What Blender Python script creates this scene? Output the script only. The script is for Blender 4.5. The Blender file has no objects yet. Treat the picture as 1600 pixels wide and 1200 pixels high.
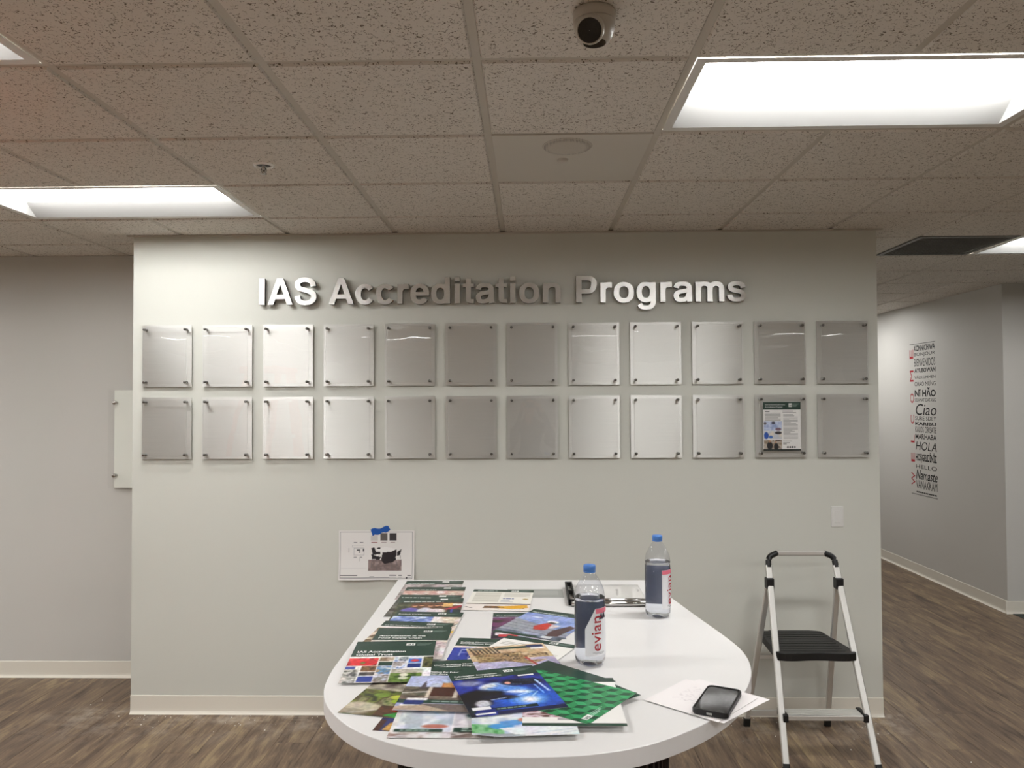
import bpy, bmesh, math, random
import numpy as np
from mathutils import Matrix, Vector, Euler

# ------------------------------------------------------------------ camera, world, exposure
SC = bpy.context.scene
COL = SC.collection
CAM = Vector((0.0, -4.391, 1.744))
F_PX, YAW, PITCH, ROLL = 1218.407, 0.0215, 0.0232, -0.0046
cam_data = bpy.data.cameras.new('camera')
cam_data.sensor_fit = 'HORIZONTAL'; cam_data.sensor_width = 36.0
cam_data.lens = F_PX / 1600.0 * 36.0
cam_data.clip_start = 0.02; cam_data.clip_end = 100
cam = bpy.data.objects.new('camera', cam_data); COL.objects.link(cam)
cam.matrix_world = (Matrix.Translation(CAM) @ Matrix.Rotation(YAW, 4, 'Z') @ Matrix.Rotation(PITCH, 4, 'X')
                    @ Matrix.Rotation(math.pi/2, 4, 'X') @ Matrix.Rotation(ROLL, 4, 'Z'))
SC.camera = cam
world = bpy.data.worlds.new('world'); SC.world = world; world.use_nodes = True
world.node_tree.nodes['Background'].inputs[0].default_value = (0.02, 0.02, 0.02, 1)
SC.view_settings.view_transform = 'Standard'; SC.view_settings.look = 'None'
SC.view_settings.gamma = 1.0; SC.view_settings.use_curve_mapping = False
SC.view_settings.exposure = 0.0
LIGHT_STRENGTH = 36.5
SC.cycles.transparent_max_bounces = 24; SC.cycles.max_bounces = 16; SC.cycles.transmission_bounces = 16

rnd = random.Random(7)
def project(p):
    v = cam.matrix_world.inverted() @ Vector(p)
    if v.z > -0.05: return None
    return 800 + F_PX*v.x/-v.z, 600 - F_PX*v.y/-v.z

# ------------------------------------------------------------------ materials
def lin(c):
    return tuple(((x/255.0)/12.92 if x/255.0 <= 0.04045 else ((x/255.0+0.055)/1.055)**2.4) for x in c)
MATS = {}
def mat(name, rgb, rough=0.5, metal=0.0, spec=0.5, lin_rgb=None, **kw):
    if name in MATS: return MATS[name]
    m = bpy.data.materials.new(name); m.use_nodes = True
    b = m.node_tree.nodes['Principled BSDF']
    c = lin_rgb if lin_rgb else lin(rgb)
    b.inputs['Base Color'].default_value = (*c, 1)
    b.inputs['Roughness'].default_value = rough
    b.inputs['Metallic'].default_value = metal
    b.inputs['Specular IOR Level'].default_value = spec
    for k, v in kw.items(): b.inputs[k.replace('_', ' ')].default_value = v
    MATS[name] = m
    return m
def nd(m, t, **kw):
    n = m.node_tree.nodes.new(t)
    for k, v in kw.items(): setattr(n, k, v)
    return n
def lk(m, a, b): m.node_tree.links.new(a, b)
def bsdf(m): return m.node_tree.nodes['Principled BSDF']
def ramp(m, stops):
    r = nd(m, 'ShaderNodeValToRGB')
    e = r.color_ramp.elements
    while len(e) < len(stops): e.new(0.5)
    for el, (p, c) in zip(e, stops): el.position = p; el.color = (*c, 1)
    return r

# painted drywall with a fine roller stipple
def paint_mat(name, rgb, rough=0.6):
    m = mat(name, rgb, rough, spec=0.35)
    g = nd(m, 'ShaderNodeNewGeometry'); n = nd(m, 'ShaderNodeTexNoise'); n.inputs['Scale'].default_value = 260
    n.inputs['Detail'].default_value = 3
    lk(m, g.outputs['Position'], n.inputs['Vector'])
    bp = nd(m, 'ShaderNodeBump'); bp.inputs['Strength'].default_value = 0.06; bp.inputs['Distance'].default_value = 0.002
    lk(m, n.outputs['Fac'], bp.inputs['Height']); lk(m, bp.outputs['Normal'], bsdf(m).inputs['Normal'])
    return m
M_wall = paint_mat('wall_paint', (213, 214, 206))
M_wall2 = paint_mat('wall_paint_plain', (206, 204, 199))
M_base = mat('rubber_base', (230, 225, 213), 0.45)
M_white = mat('white_metal', (225, 225, 222), 0.4)
M_refl = mat('troffer_reflector', (172, 172, 170), 0.5)
M_standoff = mat('dull_steel', (112, 110, 106), 0.28, 1.0)
M_grid = mat('grid_bar', (196, 190, 180), 0.5)
M_black = mat('black_plastic', (16, 16, 17), 0.45)
M_blackgloss = mat('black_gloss', (6, 6, 7), 0.06)
M_alu = mat('aluminium', (226, 225, 221), 0.40, 0.72)
M_chrome = mat('polished_steel', (190, 188, 185), 0.15, 1.0)
M_dark_edge = mat('dark_letter_return', (42, 40, 39), 0.5)
M_tabletop = mat('white_laminate', (222, 221, 220), 0.28, spec=0.4)
M_tableedge = mat('white_edge_band', (226, 225, 225), 0.4)
M_darkwood = mat('dark_veneer', (38, 28, 26), 0.5)
M_paper = mat('paper', (236, 234, 230), 0.7)
M_ink = mat('ink_black', (24, 24, 26), 0.7)
M_red = mat('ink_red', (176, 32, 46), 0.6)
M_bluecap = mat('blue_cap', (74, 126, 200), 0.35)
M_tape = mat('blue_masking_tape', (18, 84, 170), 0.7)
M_greytrim = mat('grey_plate', (150, 152, 148), 0.4, 0.0)
M_speaker = mat('speaker_panel', (204, 199, 190), 0.55)
M_vent = mat('vent_grey', (112, 112, 108), 0.5)
M_carpet = mat('carpet', (74, 80, 76), 0.95, spec=0.1)
M_ladder_orange = mat('orange_fibreglass', (214, 96, 52), 0.5)
M_white_txt = mat('ink_white', (238, 240, 238), 0.5)
M_green_txt = mat('ink_green', (30, 62, 50), 0.5)
M_yellow = mat('yellow_sticker', (206, 196, 40), 0.5)

# brushed aluminium: horizontal brush lines spread reflections vertically
def brushed(name, rgb, rough, aniso=0.95):
    m = mat(name, rgb, rough, 0.64)
    b = bsdf(m); b.inputs['Anisotropic'].default_value = aniso
    t = nd(m, 'ShaderNodeCombineXYZ'); t.inputs[2].default_value = 1.0
    lk(m, t.outputs[0], b.inputs['Tangent'])
    g = nd(m, 'ShaderNodeNewGeometry'); mp = nd(m, 'ShaderNodeMapping'); mp.inputs['Scale'].default_value = (3, 3, 900)
    n = nd(m, 'ShaderNodeTexNoise'); n.inputs['Scale'].default_value = 1.0
    lk(m, g.outputs['Position'], mp.inputs['Vector']); lk(m, mp.outputs[0], n.inputs['Vector'])
    r = ramp(m, [(0.35, tuple(x*0.93 for x in lin(rgb))), (0.65, lin(rgb))])
    lk(m, n.outputs['Fac'], r.inputs[0]); lk(m, r.outputs[0], b.inputs['Base Color'])
    return m
M_brushed = brushed('brushed_panel', (226, 226, 222), 0.40)
M_letterface = brushed('brushed_letter_face', (230, 229, 226), 0.25)

def clear_mat(name, tint, ior=1.49, bump=0.0, bscale=12.0, rough=0.0):
    m = bpy.data.materials.new(name); m.use_nodes = True
    nt = m.node_tree; nt.nodes.remove(bsdf(m)); out = nt.nodes['Material Output']
    tr = nd(m, 'ShaderNodeBsdfTransparent'); tr.inputs[0].default_value = (*tint, 1)
    gl = nd(m, 'ShaderNodeBsdfGlossy'); gl.inputs['Roughness'].default_value = rough
    fr = nd(m, 'ShaderNodeFresnel')
    # thin sheet: the same reflectance from either side (the node inverts the index on back faces)
    gb = nd(m, 'ShaderNodeNewGeometry'); mi = nd(m, 'ShaderNodeMix'); mi.inputs[2].default_value = ior; mi.inputs[3].default_value = 1/ior
    lk(m, gb.outputs['Backfacing'], mi.inputs[0]); lk(m, mi.outputs[0], fr.inputs['IOR'])
    mx = nd(m, 'ShaderNodeMixShader')
    lk(m, fr.outputs[0], mx.inputs[0]); lk(m, tr.outputs[0], mx.inputs[1]); lk(m, gl.outputs[0], mx.inputs[2])
    lk(m, mx.outputs[0], out.inputs['Surface'])
    if bump:
        g = nd(m, 'ShaderNodeNewGeometry'); n = nd(m, 'ShaderNodeTexNoise'); n.inputs['Scale'].default_value = bscale
        n.inputs['Detail'].default_value = 1
        lk(m, g.outputs['Position'], n.inputs['Vector'])
        bp = nd(m, 'ShaderNodeBump'); bp.inputs['Strength'].default_value = 1.0; bp.inputs['Distance'].default_value = bump
        lk(m, n.outputs['Fac'], bp.inputs['Height'])
        lk(m, bp.outputs[0], gl.inputs['Normal'])
    MATS[name] = m
    return m
M_acrylic = clear_mat('clear_acrylic', (1.0, 1.0, 1.0), 1.49, bump=0.0016, bscale=4.0)
M_frost = mat('milky_acrylic', (246, 248, 240), 0.15)
M_pet = clear_mat('clear_plastic_bottle', (0.95, 0.96, 0.985), 1.5, bump=0.002, bscale=70.0, rough=0.03)
M_water = mat('water', (255, 255, 255), 0.0, lin_rgb=(0.93, 0.95, 0.985), Transmission_Weight=1.0, IOR=1.20)

def emit_mat(name, rgb, s):
    m = bpy.data.materials.new(name); m.use_nodes = True
    nt = m.node_tree; nt.nodes.remove(bsdf(m))
    e = nd(m, 'ShaderNodeEmission'); e.inputs[0].default_value = (*rgb, 1); e.inputs[1].default_value = s
    lk(m, e.outputs[0], nt.nodes['Material Output'].inputs['Surface'])
    return m
M_lens = emit_mat('lit_light_lens', (1.0, 0.993, 0.978), LIGHT_STRENGTH)
M_lens_soft = emit_mat('lit_light_lens_dimmed', (1.0, 0.993, 0.978), LIGHT_STRENGTH*0.66)   # fixture beside the sign wall runs dimmer
M_lens_full = emit_mat('lit_light_lens_full', (1.0, 0.993, 0.978), LIGHT_STRENGTH*1.35)

# mineral fibre ceiling tile with dark fissures and pinholes
def tile_mat():
    m = mat('mineral_fibre_tile', (214, 206, 194), 0.9, spec=0.1)
    g = nd(m, 'ShaderNodeNewGeometry'); oi = nd(m, 'ShaderNodeObjectInfo')
    add = nd(m, 'ShaderNodeVectorMath', operation='MULTIPLY_ADD')
    cx = nd(m, 'ShaderNodeCombineXYZ'); lk(m, oi.outputs['Random'], cx.inputs[2])
    add.inputs[1].default_value = (1, 1, 1)
    lk(m, g.outputs['Position'], add.inputs[0]); lk(m, cx.outputs[0], add.inputs[2])
    # warp then stretched noise gives short worm-like fissures
    n1 = nd(m, 'ShaderNodeTexNoise'); n1.inputs['Scale'].default_value = 120; n1.inputs['Detail'].default_value = 1
    n1.inputs['Distortion'].default_value = 1.3
    n2 = nd(m, 'ShaderNodeTexNoise'); n2.inputs['Scale'].default_value = 42; n2.inputs['Detail'].default_value = 1
    lk(m, add.outputs[0], n1.inputs['Vector']); lk(m, add.outputs[0], n2.inputs['Vector'])
    r1 = nd(m, 'ShaderNodeMapRange'); r1.inputs[1].default_value = 0.60; r1.inputs[2].default_value = 0.655
    lk(m, n1.outputs['Fac'], r1.inputs[0])
    r2 = nd(m, 'ShaderNodeMapRange'); r2.inputs[1].default_value = 0.30; r2.inputs[2].default_value = 0.48
    lk(m, n2.outputs['Fac'], r2.inputs[0])
    mu = nd(m, 'ShaderNodeMath', operation='MULTIPLY'); lk(m, r1.outputs[0], mu.inputs[0]); lk(m, r2.outputs[0], mu.inputs[1])
    r = ramp(m, [(0.0, lin((224, 219, 212))), (1.0, lin((126, 117, 105)))])
    lk(m, mu.outputs[0], r.inputs[0]); lk(m, r.outputs[0], bsdf(m).inputs['Base Color'])
    bp = nd(m, 'ShaderNodeBump', invert=True); bp.inputs['Strength'].default_value = 0.6; bp.inputs['Distance'].default_value = 0.002
    lk(m, mu.outputs[0], bp.inputs['Height']); lk(m, bp.outputs[0], bsdf(m).inputs['Normal'])
    return m
M_tile = tile_mat()

# vinyl wood planks, grain along the plank, white dust trodden near the wall
def wood_mat():
    m = mat('vinyl_wood', (112, 92, 74), 0.42, spec=0.35)
    g = nd(m, 'ShaderNodeNewGeometry'); oi = nd(m, 'ShaderNodeObjectInfo')
    cx = nd(m, 'ShaderNodeCombineXYZ')
    k = nd(m, 'ShaderNodeMath', operation='MULTIPLY'); k.inputs[1].default_value = 40
    lk(m, oi.outputs['Random'], k.inputs[0]); lk(m, k.outputs[0], cx.inputs[2]); lk(m, k.outputs[0], cx.inputs[1])
    add = nd(m, 'ShaderNodeVectorMath', operation='ADD')
    lk(m, g.outputs['Position'], add.inputs[0]); lk(m, cx.outputs[0], add.inputs[1])
    mp = nd(m, 'ShaderNodeMapping'); mp.inputs['Scale'].default_value = (10, 1.5, 1)
    lk(m, add.outputs[0], mp.inputs['Vector'])
    n1 = nd(m, 'ShaderNodeTexNoise'); n1.inputs['Scale'].default_value = 1.6; n1.inputs['Detail'].default_value = 5
    n1.inputs['Roughness'].default_value = 0.66; n1.inputs['Distortion'].default_value = 0.9
    lk(m, mp.outputs[0], n1.inputs['Vector'])
    mp2 = nd(m, 'ShaderNodeMapping'); mp2.inputs['Scale'].default_value = (75, 4.0, 1)
    lk(m, add.outputs[0], mp2.inputs['Vector'])
    n2 = nd(m, 'ShaderNodeTexNoise'); n2.inputs['Scale'].default_value = 1.5; n2.inputs['Detail'].default_value = 3
    lk(m, mp2.outputs[0], n2.inputs['Vector'])
    a = nd(m, 'ShaderNodeMath', operation='MULTIPLY_ADD'); a.inputs[1].default_value = 0.28; 
    lk(m, n2.outputs['Fac'], a.inputs[0])
    s = nd(m, 'ShaderNodeMath', operation='MULTIPLY'); s.inputs[1].default_value = 0.72
    lk(m, n1.outputs['Fac'], s.inputs[0]); lk(m, s.outputs[0], a.inputs[2])
    o2 = nd(m, 'ShaderNodeMath', operation='MULTIPLY_ADD'); o2.inputs[1].default_value = 0.07
    lk(m, oi.outputs['Random'], o2.inputs[0]); lk(m, a.outputs[0], o2.inputs[2])
    r = ramp(m, [(0.33, lin((60, 47, 37))), (0.45, lin((98, 81, 68))), (0.56, lin((121, 102, 83))), (0.70, lin((156, 136, 105)))])
    lk(m, o2.outputs[0], r.inputs[0])
    # dust: close to the wall foot, broken up by noise
    sp = nd(m, 'ShaderNodeSeparateXYZ'); lk(m, g.outputs['Position'], sp.inputs[0])
    d1 = nd(m, 'ShaderNodeMapRange'); d1.inputs[1].default_value = -0.42; d1.inputs[2].default_value = -0.02
    lk(m, sp.outputs[1], d1.inputs[0])
    d2 = nd(m, 'ShaderNodeMapRange'); d2.inputs[1].default_value = 0.14; d2.inputs[2].default_value = 0.02
    lk(m, sp.outputs[1], d2.inputs[0])
    n3 = nd(m, 'ShaderNodeTexNoise'); n3.inputs['Scale'].default_value = 7; n3.inputs['Detail'].default_value = 6
    n3.inputs['Roughness'].default_value = 0.7
    lk(m, g.outputs['Position'], n3.inputs['Vector'])
    d3 = nd(m, 'ShaderNodeMapRange'); d3.inputs[1].default_value = 0.46; d3.inputs[2].default_value = 0.78
    d3.inputs[4].default_value = 0.8
    lk(m, n3.outputs['Fac'], d3.inputs[0])
    q = nd(m, 'ShaderNodeMath', operation='MULTIPLY'); lk(m, d1.outputs[0], q.inputs[0]); lk(m, d2.outputs[0], q.inputs[1])
    q2 = nd(m, 'ShaderNodeMath', operation='MULTIPLY'); lk(m, q.outputs[0], q2.inputs[0]); lk(m, d3.outputs[0], q2.inputs[1])
    for lo_, hi_ in ((-2.85, -2.45), (2.3, 1.95)):          # dust keeps to the foot of the sign wall
        d4 = nd(m, 'ShaderNodeMapRange'); d4.inputs[1].default_value = lo_; d4.inputs[2].default_value = hi_
        lk(m, sp.outputs[0], d4.inputs[0])
        q3 = nd(m, 'ShaderNodeMath', operation='MULTIPLY'); lk(m, q2.outputs[0], q3.inputs[0]); lk(m, d4.outputs[0], q3.inputs[1]); q2 = q3
    mx = nd(m, 'ShaderNodeMix', data_type='RGBA'); mx.inputs[7].default_value = (*lin((206, 194, 178)), 1)
    lk(m, q2.outputs[0], mx.inputs[0]); lk(m, r.outputs[0], mx.inputs[6]); lk(m, mx.outputs[2], bsdf(m).inputs['Base Color'])
    bp = nd(m, 'ShaderNodeBump'); bp.inputs['Strength'].default_value = 0.12; bp.inputs['Distance'].default_value = 0.002
    lk(m, n2.outputs['Fac'], bp.inputs['Height']); lk(m, bp.outputs[0], bsdf(m).inputs['Normal'])
    return m
M_wood = wood_mat()

# printed sheet: colours come from the print (colour attribute)
def print_mat(name, rough, coat=0.0):
    m = mat(name, (255, 255, 255), rough, spec=0.45)
    a = nd(m, 'ShaderNodeAttribute', attribute_name='ink'); lk(m, a.outputs['Color'], bsdf(m).inputs['Base Color'])
    return m
M_print = print_mat('glossy_print', 0.30)
M_matprint = print_mat('matt_print', 0.65)

# ------------------------------------------------------------------ builders
class MB:
    def __init__(s): s.v = []; s.f = []; s.m = []; s.sm = []
    def add(s, vs, fs, mi=0, smooth=False):
        o = len(s.v); s.v += [tuple(p) for p in vs]
        for f in fs: s.f.append(tuple(i+o for i in f)); s.m.append(mi); s.sm.append(smooth)
        return s
    def box(s, x0, y0, z0, x1, y1, z1, mi=0):
        vs = [(x, y, z) for x in (x0, x1) for y in (y0, y1) for z in (z0, z1)]
        return s.add(vs, [(0,1,3,2),(4,6,7,5),(0,4,5,1),(2,3,7,6),(0,2,6,4),(1,5,7,3)], mi)
    def prism(s, poly, axis, a, b, mi=0):
        # polygon (2D, counter-clockwise) swept along an axis
        def P(p, t):
            return {'x': (t, p[0], p[1]), 'y': (p[0], t, p[1]), 'z': (p[0], p[1], t)}[axis]
        n = len(poly); vs = [P(p, a) for p in poly] + [P(p, b) for p in poly]
        fs = [tuple(range(n))[::-1], tuple(range(n, 2*n))] + [(i, (i+1) % n, n+(i+1) % n, n+i) for i in range(n)]
        return s.add(vs, fs, mi)
    def tube(s, pts, r, n=10, mi=0, flat=None, up=None, cap=True):
        # round (or rectangular when flat=(w,h)) bar along points
        pts = [Vector(p) for p in pts]; rings = []
        for i, p in enumerate(pts):
            d = (pts[min(i+1, len(pts)-1)] - pts[max(i-1, 0)]).normalized()
            u = Vector(up) if up else (Vector((0, 0, 1)) if abs(d.z) < 0.9 else Vector((0, 1, 0)))
            a = d.cross(u).normalized(); b = a.cross(d).normalized()
            if flat:
                w, h = flat[0]/2, flat[1]/2; c = min(w, h)*0.35
                prof = [(-w+c, -h), (w-c, -h), (w, -h+c), (w, h-c), (w-c, h), (-w+c, h), (-w, h-c), (-w, -h+c)]
            else:
                rr = r[i] if isinstance(r, (list, tuple)) else r
                prof = [(rr*math.cos(2*math.pi*k/n), rr*math.sin(2*math.pi*k/n)) for k in range(n)]
            rings.append([p + a*x + b*y for x, y in prof])
        n = len(rings[0]); vs = [q for r_ in rings for q in r_]; fs = []
        for i in range(len(rings)-1):
            for k in range(n):
                fs.append((i*n+k, i*n+(k+1) % n, (i+1)*n+(k+1) % n, (i+1)*n+k))
        s.add(vs, fs, mi, not flat)
        if cap: s.add(rings[0], [tuple(range(n))[::-1]], mi); s.add(rings[-1], [tuple(range(n))], mi)
        return s
    def lathe(s, prof, c=(0, 0, 0), n=32, mi=0, axis='z', M=None):
        vs = []
        for r, z in prof:
            for k in range(n):
                a = 2*math.pi*k/n; p = Vector((r*math.cos(a), r*math.sin(a), z))
                if M: p = M @ p
                elif axis == 'y': p = Vector((p.x, p.z, p.y))
                vs.append(p + Vector(c))
        fs = [(i*n+k, i*n+(k+1) % n, (i+1)*n+(k+1) % n, (i+1)*n+k) for i in range(len(prof)-1) for k in range(n)]
        return s.add(vs, fs, mi, True)
    def build(s, name, mats, parent=None, origin=None, bevel=0.0, segs=2, recalc=True):
        me = bpy.data.meshes.new(name)
        o = Vector(origin) if origin is not None else Vector((0, 0, 0))
        me.from_pydata([tuple(Vector(p)-o) for p in s.v], [], s.f)
        for mm in (mats if isinstance(mats, (list, tuple)) else [mats]): me.materials.append(mm)
        me.polygons.foreach_set('material_index', s.m); me.polygons.foreach_set('use_smooth', s.sm)
        if recalc:
            bm = bmesh.new(); bm.from_mesh(me); bmesh.ops.remove_doubles(bm, verts=bm.verts, dist=1e-6)
            bmesh.ops.recalc_face_normals(bm, faces=bm.faces); bm.to_mesh(me); bm.free()
        ob = bpy.data.objects.new(name, me); COL.objects.link(ob)
        if parent: ob.parent = parent
        elif origin is not None: ob.location = o
        if bevel:
            b = ob.modifiers.new('bevel', 'BEVEL'); b.width = bevel; b.segments = segs; b.limit_method = 'ANGLE'
        return ob
def tag(o, label, cat, group=None, kind=None):
    if label: o['label'] = label
    if cat: o['category'] = cat
    if group: o['group'] = group
    if kind: o['kind'] = kind
    return o
def thing(name, label, cat, loc=(0, 0, 0), rotz=0, group=None):
    o = bpy.data.objects.new(name, None); COL.objects.link(o)
    o.empty_display_size = 0.05; o.location = loc; o.rotation_euler = (0, 0, rotz)
    return tag(o, label, cat, group)
def struct(name, mb, mats, label=None, parent=None, bevel=0.0):
    o = mb.build(name, mats, parent, bevel=bevel)
    o['kind'] = 'structure'
    if label: o['label'] = label
    return o
def copy_tree(o, parent=None):
    c = o.copy(); COL.objects.link(c); c.parent = parent
    for ch in list(o.children): copy_tree(ch, c)
    return c
TXT = {}
def glyphs(s, off=0.0):
    # flat lettering mesh data, size 1: (verts Nx2, faces)
    key = (s, off)
    if key not in TXT:
        cu = bpy.data.curves.new('lettering', 'FONT'); cu.body = s; cu.size = 1; cu.offset = off; cu.resolution_u = 3
        ob = bpy.data.objects.new('lettering', cu); COL.objects.link(ob)
        dg = bpy.context.evaluated_depsgraph_get(); dg.update()
        me = bpy.data.meshes.new_from_object(ob.evaluated_get(dg))
        vs = np.array([(v.co.x, v.co.y) for v in me.vertices]) if len(me.vertices) else np.zeros((0, 2))
        fs = [tuple(p.vertices) for p in me.polygons]
        bpy.data.meshes.remove(me); bpy.data.objects.remove(ob); bpy.data.curves.remove(cu)
        TXT[key] = (vs, fs)
    return TXT[key]
def text_fit(s, w=None, h=None, off=0.0):
    # lettering scaled so that its ink box is w wide and/or h high, lower left at 0,0
    vs, fs = glyphs(s, off); vs = vs - vs.min(0); d = vs.max(0)
    sx = w/d[0] if w else None; sy = h/d[1] if h else None
    sx = sx or sy; sy = sy or sx
    return vs*np.array([sx, sy]), fs

# ------------------------------------------------------------------ the shell
CZ = 2.703                       # ceiling tile face
G = 0.6096; GX, GY = -0.1425, -0.393   # ceiling grid
WX0, WX1, YL = -2.254, 1.949, 0.575    # feature wall ends, left alcove wall plane
XR, YR = 3.90, 2.10                     # hallway wall and its corner
RX0, RX1, RY0, RY1 = -7.0, 8.0, -15.5, 6.5
T = 0.12
struct('wall_front', MB().box(WX0, 0, 0, WX1, YL+0.5, CZ-0.001), M_wall, 'light warm grey painted sign wall behind the table')
struct('wall_left', MB().box(RX0, YL, 0, WX0, YL+T, CZ-0.001), M_wall2, 'set back grey wall left of the sign wall')
struct('wall_right', MB().box(XR, YR, 0, XR+T, RY1, CZ-0.001), M_wall2, 'grey hallway wall carrying the greetings lettering')
struct('wall_right_return', MB().box(XR+T, YR, 0, RX1, YR+T, CZ-0.001), M_wall2, 'grey wall turning the corner at the far right')
struct('wall_hall_end', MB().box(WX1-0.45, RY1, 0, XR+T, RY1+T, CZ), M_wall2)
struct('wall_hall_side', MB().box(WX1-0.45, YL+0.5, 0, WX1-0.33, RY1, CZ-0.001), M_wall2)
struct('wall_rear', MB().box(RX0, RY0-T, 0, RX1, RY0, CZ), M_wall2)
struct('wall_far_left', MB().box(RX0-T, RY0, 0, RX0, YL+T, CZ), M_wall2)
struct('wall_far_right', MB().box(RX1, RY0, 0, RX1+T, YR+T, CZ), M_wall2)
# cove base: thin face with a toe flaring onto the floor
def cove(p0, p1, nrm, name, label=None):
    p0, p1, nrm = Vector(p0), Vector(p1), Vector(nrm)
    prof = [(0, 0), (0.018, 0.0), (0.0165, 0.003), (0.010, 0.007), (0.0055, 0.016), (0.0045, 0.030), (0.0045, 0.099), (0.003, 0.1015), (0, 0.1015)]
    vs = [p0 + nrm*a + Vector((0, 0, b)) for a, b in prof] + [p1 + nrm*a + Vector((0, 0, b)) for a, b in prof]
    n = len(prof); fs = [(i, (i+1) % n, n+(i+1) % n, n+i) for i in range(n)] + [tuple(range(n)), tuple(range(n, 2*n))]
    return struct(name, MB().add(vs, fs), M_base, label)
cove((WX0, 0, 0), (WX1, 0, 0), (0, -1, 0), 'baseboard_front', 'cream rubber cove base along the sign wall')
cove((RX0, YL, 0), (WX0, YL, 0), (0, -1, 0), 'baseboard_left', 'cream rubber cove base along the set back left wall')
cove((XR, YR-0.005, 0), (XR, RY1, 0), (-1, 0, 0), 'baseboard_right', 'cream rubber cove base along the hallway wall')
cove((XR-0.018, YR, 0), (RX1, YR, 0), (0, -1, 0), 'baseboard_right_return', 'cream rubber cove base turning the far right corner')
struct('trim_1', MB().box(WX0-0.028, -0.020, CZ-0.007, WX1+0.028, 0.0, CZ-0.001), M_grid, 'thin metal angle where the sign wall meets the ceiling')

# floor: sub-layer plus single vinyl planks where the photograph shows them
floor = struct('floor', MB().box(RX0-T, RY0-T, -0.08, RX1+T, RY1+T, -0.003), M_wood, 'brown wood-look vinyl plank floor running toward the sign wall')
PW, PL = 0.1778, 1.2192
pm = None; stuffmb = MB()
row = 0; x = -3.98
while x < 4.35:
    off = (row*0.4471) % PL
    y = -2.2 + off - PL
    while y < 5.4:
        x0, x1, y0, y1 = x, min(x+PW, XR - 0.001) if y+PL > YR and x < XR else x+PW, y, y+PL
        hid = (x0 > WX0-0.02 and x1 < WX1+0.02 and y0 > -0.02)
        vis = False
        for a in (0.02, 0.5, 0.98):
            for b in (0.02, 0.25, 0.5, 0.75, 0.98):
                q = project((x+a*PW, y+b*PL, 0))
                if q and -30 < q[0] < 1630 and 700 < q[1] < 1215: vis = True
        if x < WX0 and y0 > YL: vis = False
        if x > XR - 0.01 : vis = False
        if vis and not hid:
            if pm is None:
                mb = MB().box(0.0004, 0.0004, 0, PW-0.0004, PL-0.0004, 0.003)
                o = mb.build('plank', M_wood, floor); pm = o.data
                bm = bmesh.new(); bm.from_mesh(pm)
                bmesh.ops.bevel(bm, geom=[e for e in bm.edges if all(v.co.z > 0.002 for v in e.verts)], offset=0.0009, segments=1, affect='EDGES')
                bm.to_mesh(pm); bm.free()
            else:
                o = bpy.data.objects.new('plank', pm); COL.objects.link(o); o.parent = floor
            o.location = (x, y, -0.003)
        y += PL
    x += PW; row += 1
struct('floor_carpet', MB().box(XR+0.03, RY0, -0.003, RX1, YR-0.018, 0.003), M_carpet, 'dark grey carpet beyond the planks at the far right')

# ceiling: slab, grid bars, single tiles
LIGHTS = [(-4, 0), (1, 2), (-4, 3), (5, -2), (-4, 7), (-4, 11), (-4, 15), (-4, 20), (1, 7), (1, 11), (1, 15), (1, 20), (6, 3), (6, 7), (6, 11), (6, 15), (-9, 0), (-9, 4), (-9, 11), (4, -8)]  # far-left troffer nearest the sign wall is added, unseen, to brighten wall_left
def is_light(c, r):
    for lc, lr in LIGHTS:
        if r == lr and c in (lc, lc+1): return True
    return False
VENT = (4, -2); SPK = (0, 1)
ceiling = struct('ceiling', MB().box(RX0-T, RY0-T, CZ+0.15, RX1+T, RY1+T, CZ+0.2), M_grid, 'drop ceiling of square fissured mineral tiles in a metal grid')
c0, c1 = -12, 14; r0, r1 = -12, 25
for c in range(c0, c1+1):
    xx = GX + c*G
    if xx < RX0-T or xx > RX1+T: continue
    cuts = sorted((GY-(lr+1)*G, GY-lr*G) for lc, lr in LIGHTS if lc+1 == c)
    ya = RY0; segs = []
    for s0, s1 in cuts: segs.append((ya, s0)); ya = s1
    segs.append((ya, RY1))
    b = MB()
    for s0, s1 in segs: b.box(xx-0.012, s0, CZ+0.007, xx+0.012, s1, CZ+0.010)
    b.build('grid_main_bar', M_grid, ceiling)
for r in range(r0, r1+1):
    yy = GY - r*G
    if yy < RY0-T or yy > RY1+T: continue
    MB().box(RX0, yy-0.012, CZ+0.0072, RX1, yy+0.012, CZ+0.0102).build('grid_cross_bar', M_grid, ceiling)
tile_me = None; far = MB()
h = G/2 - 0.0125
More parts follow.
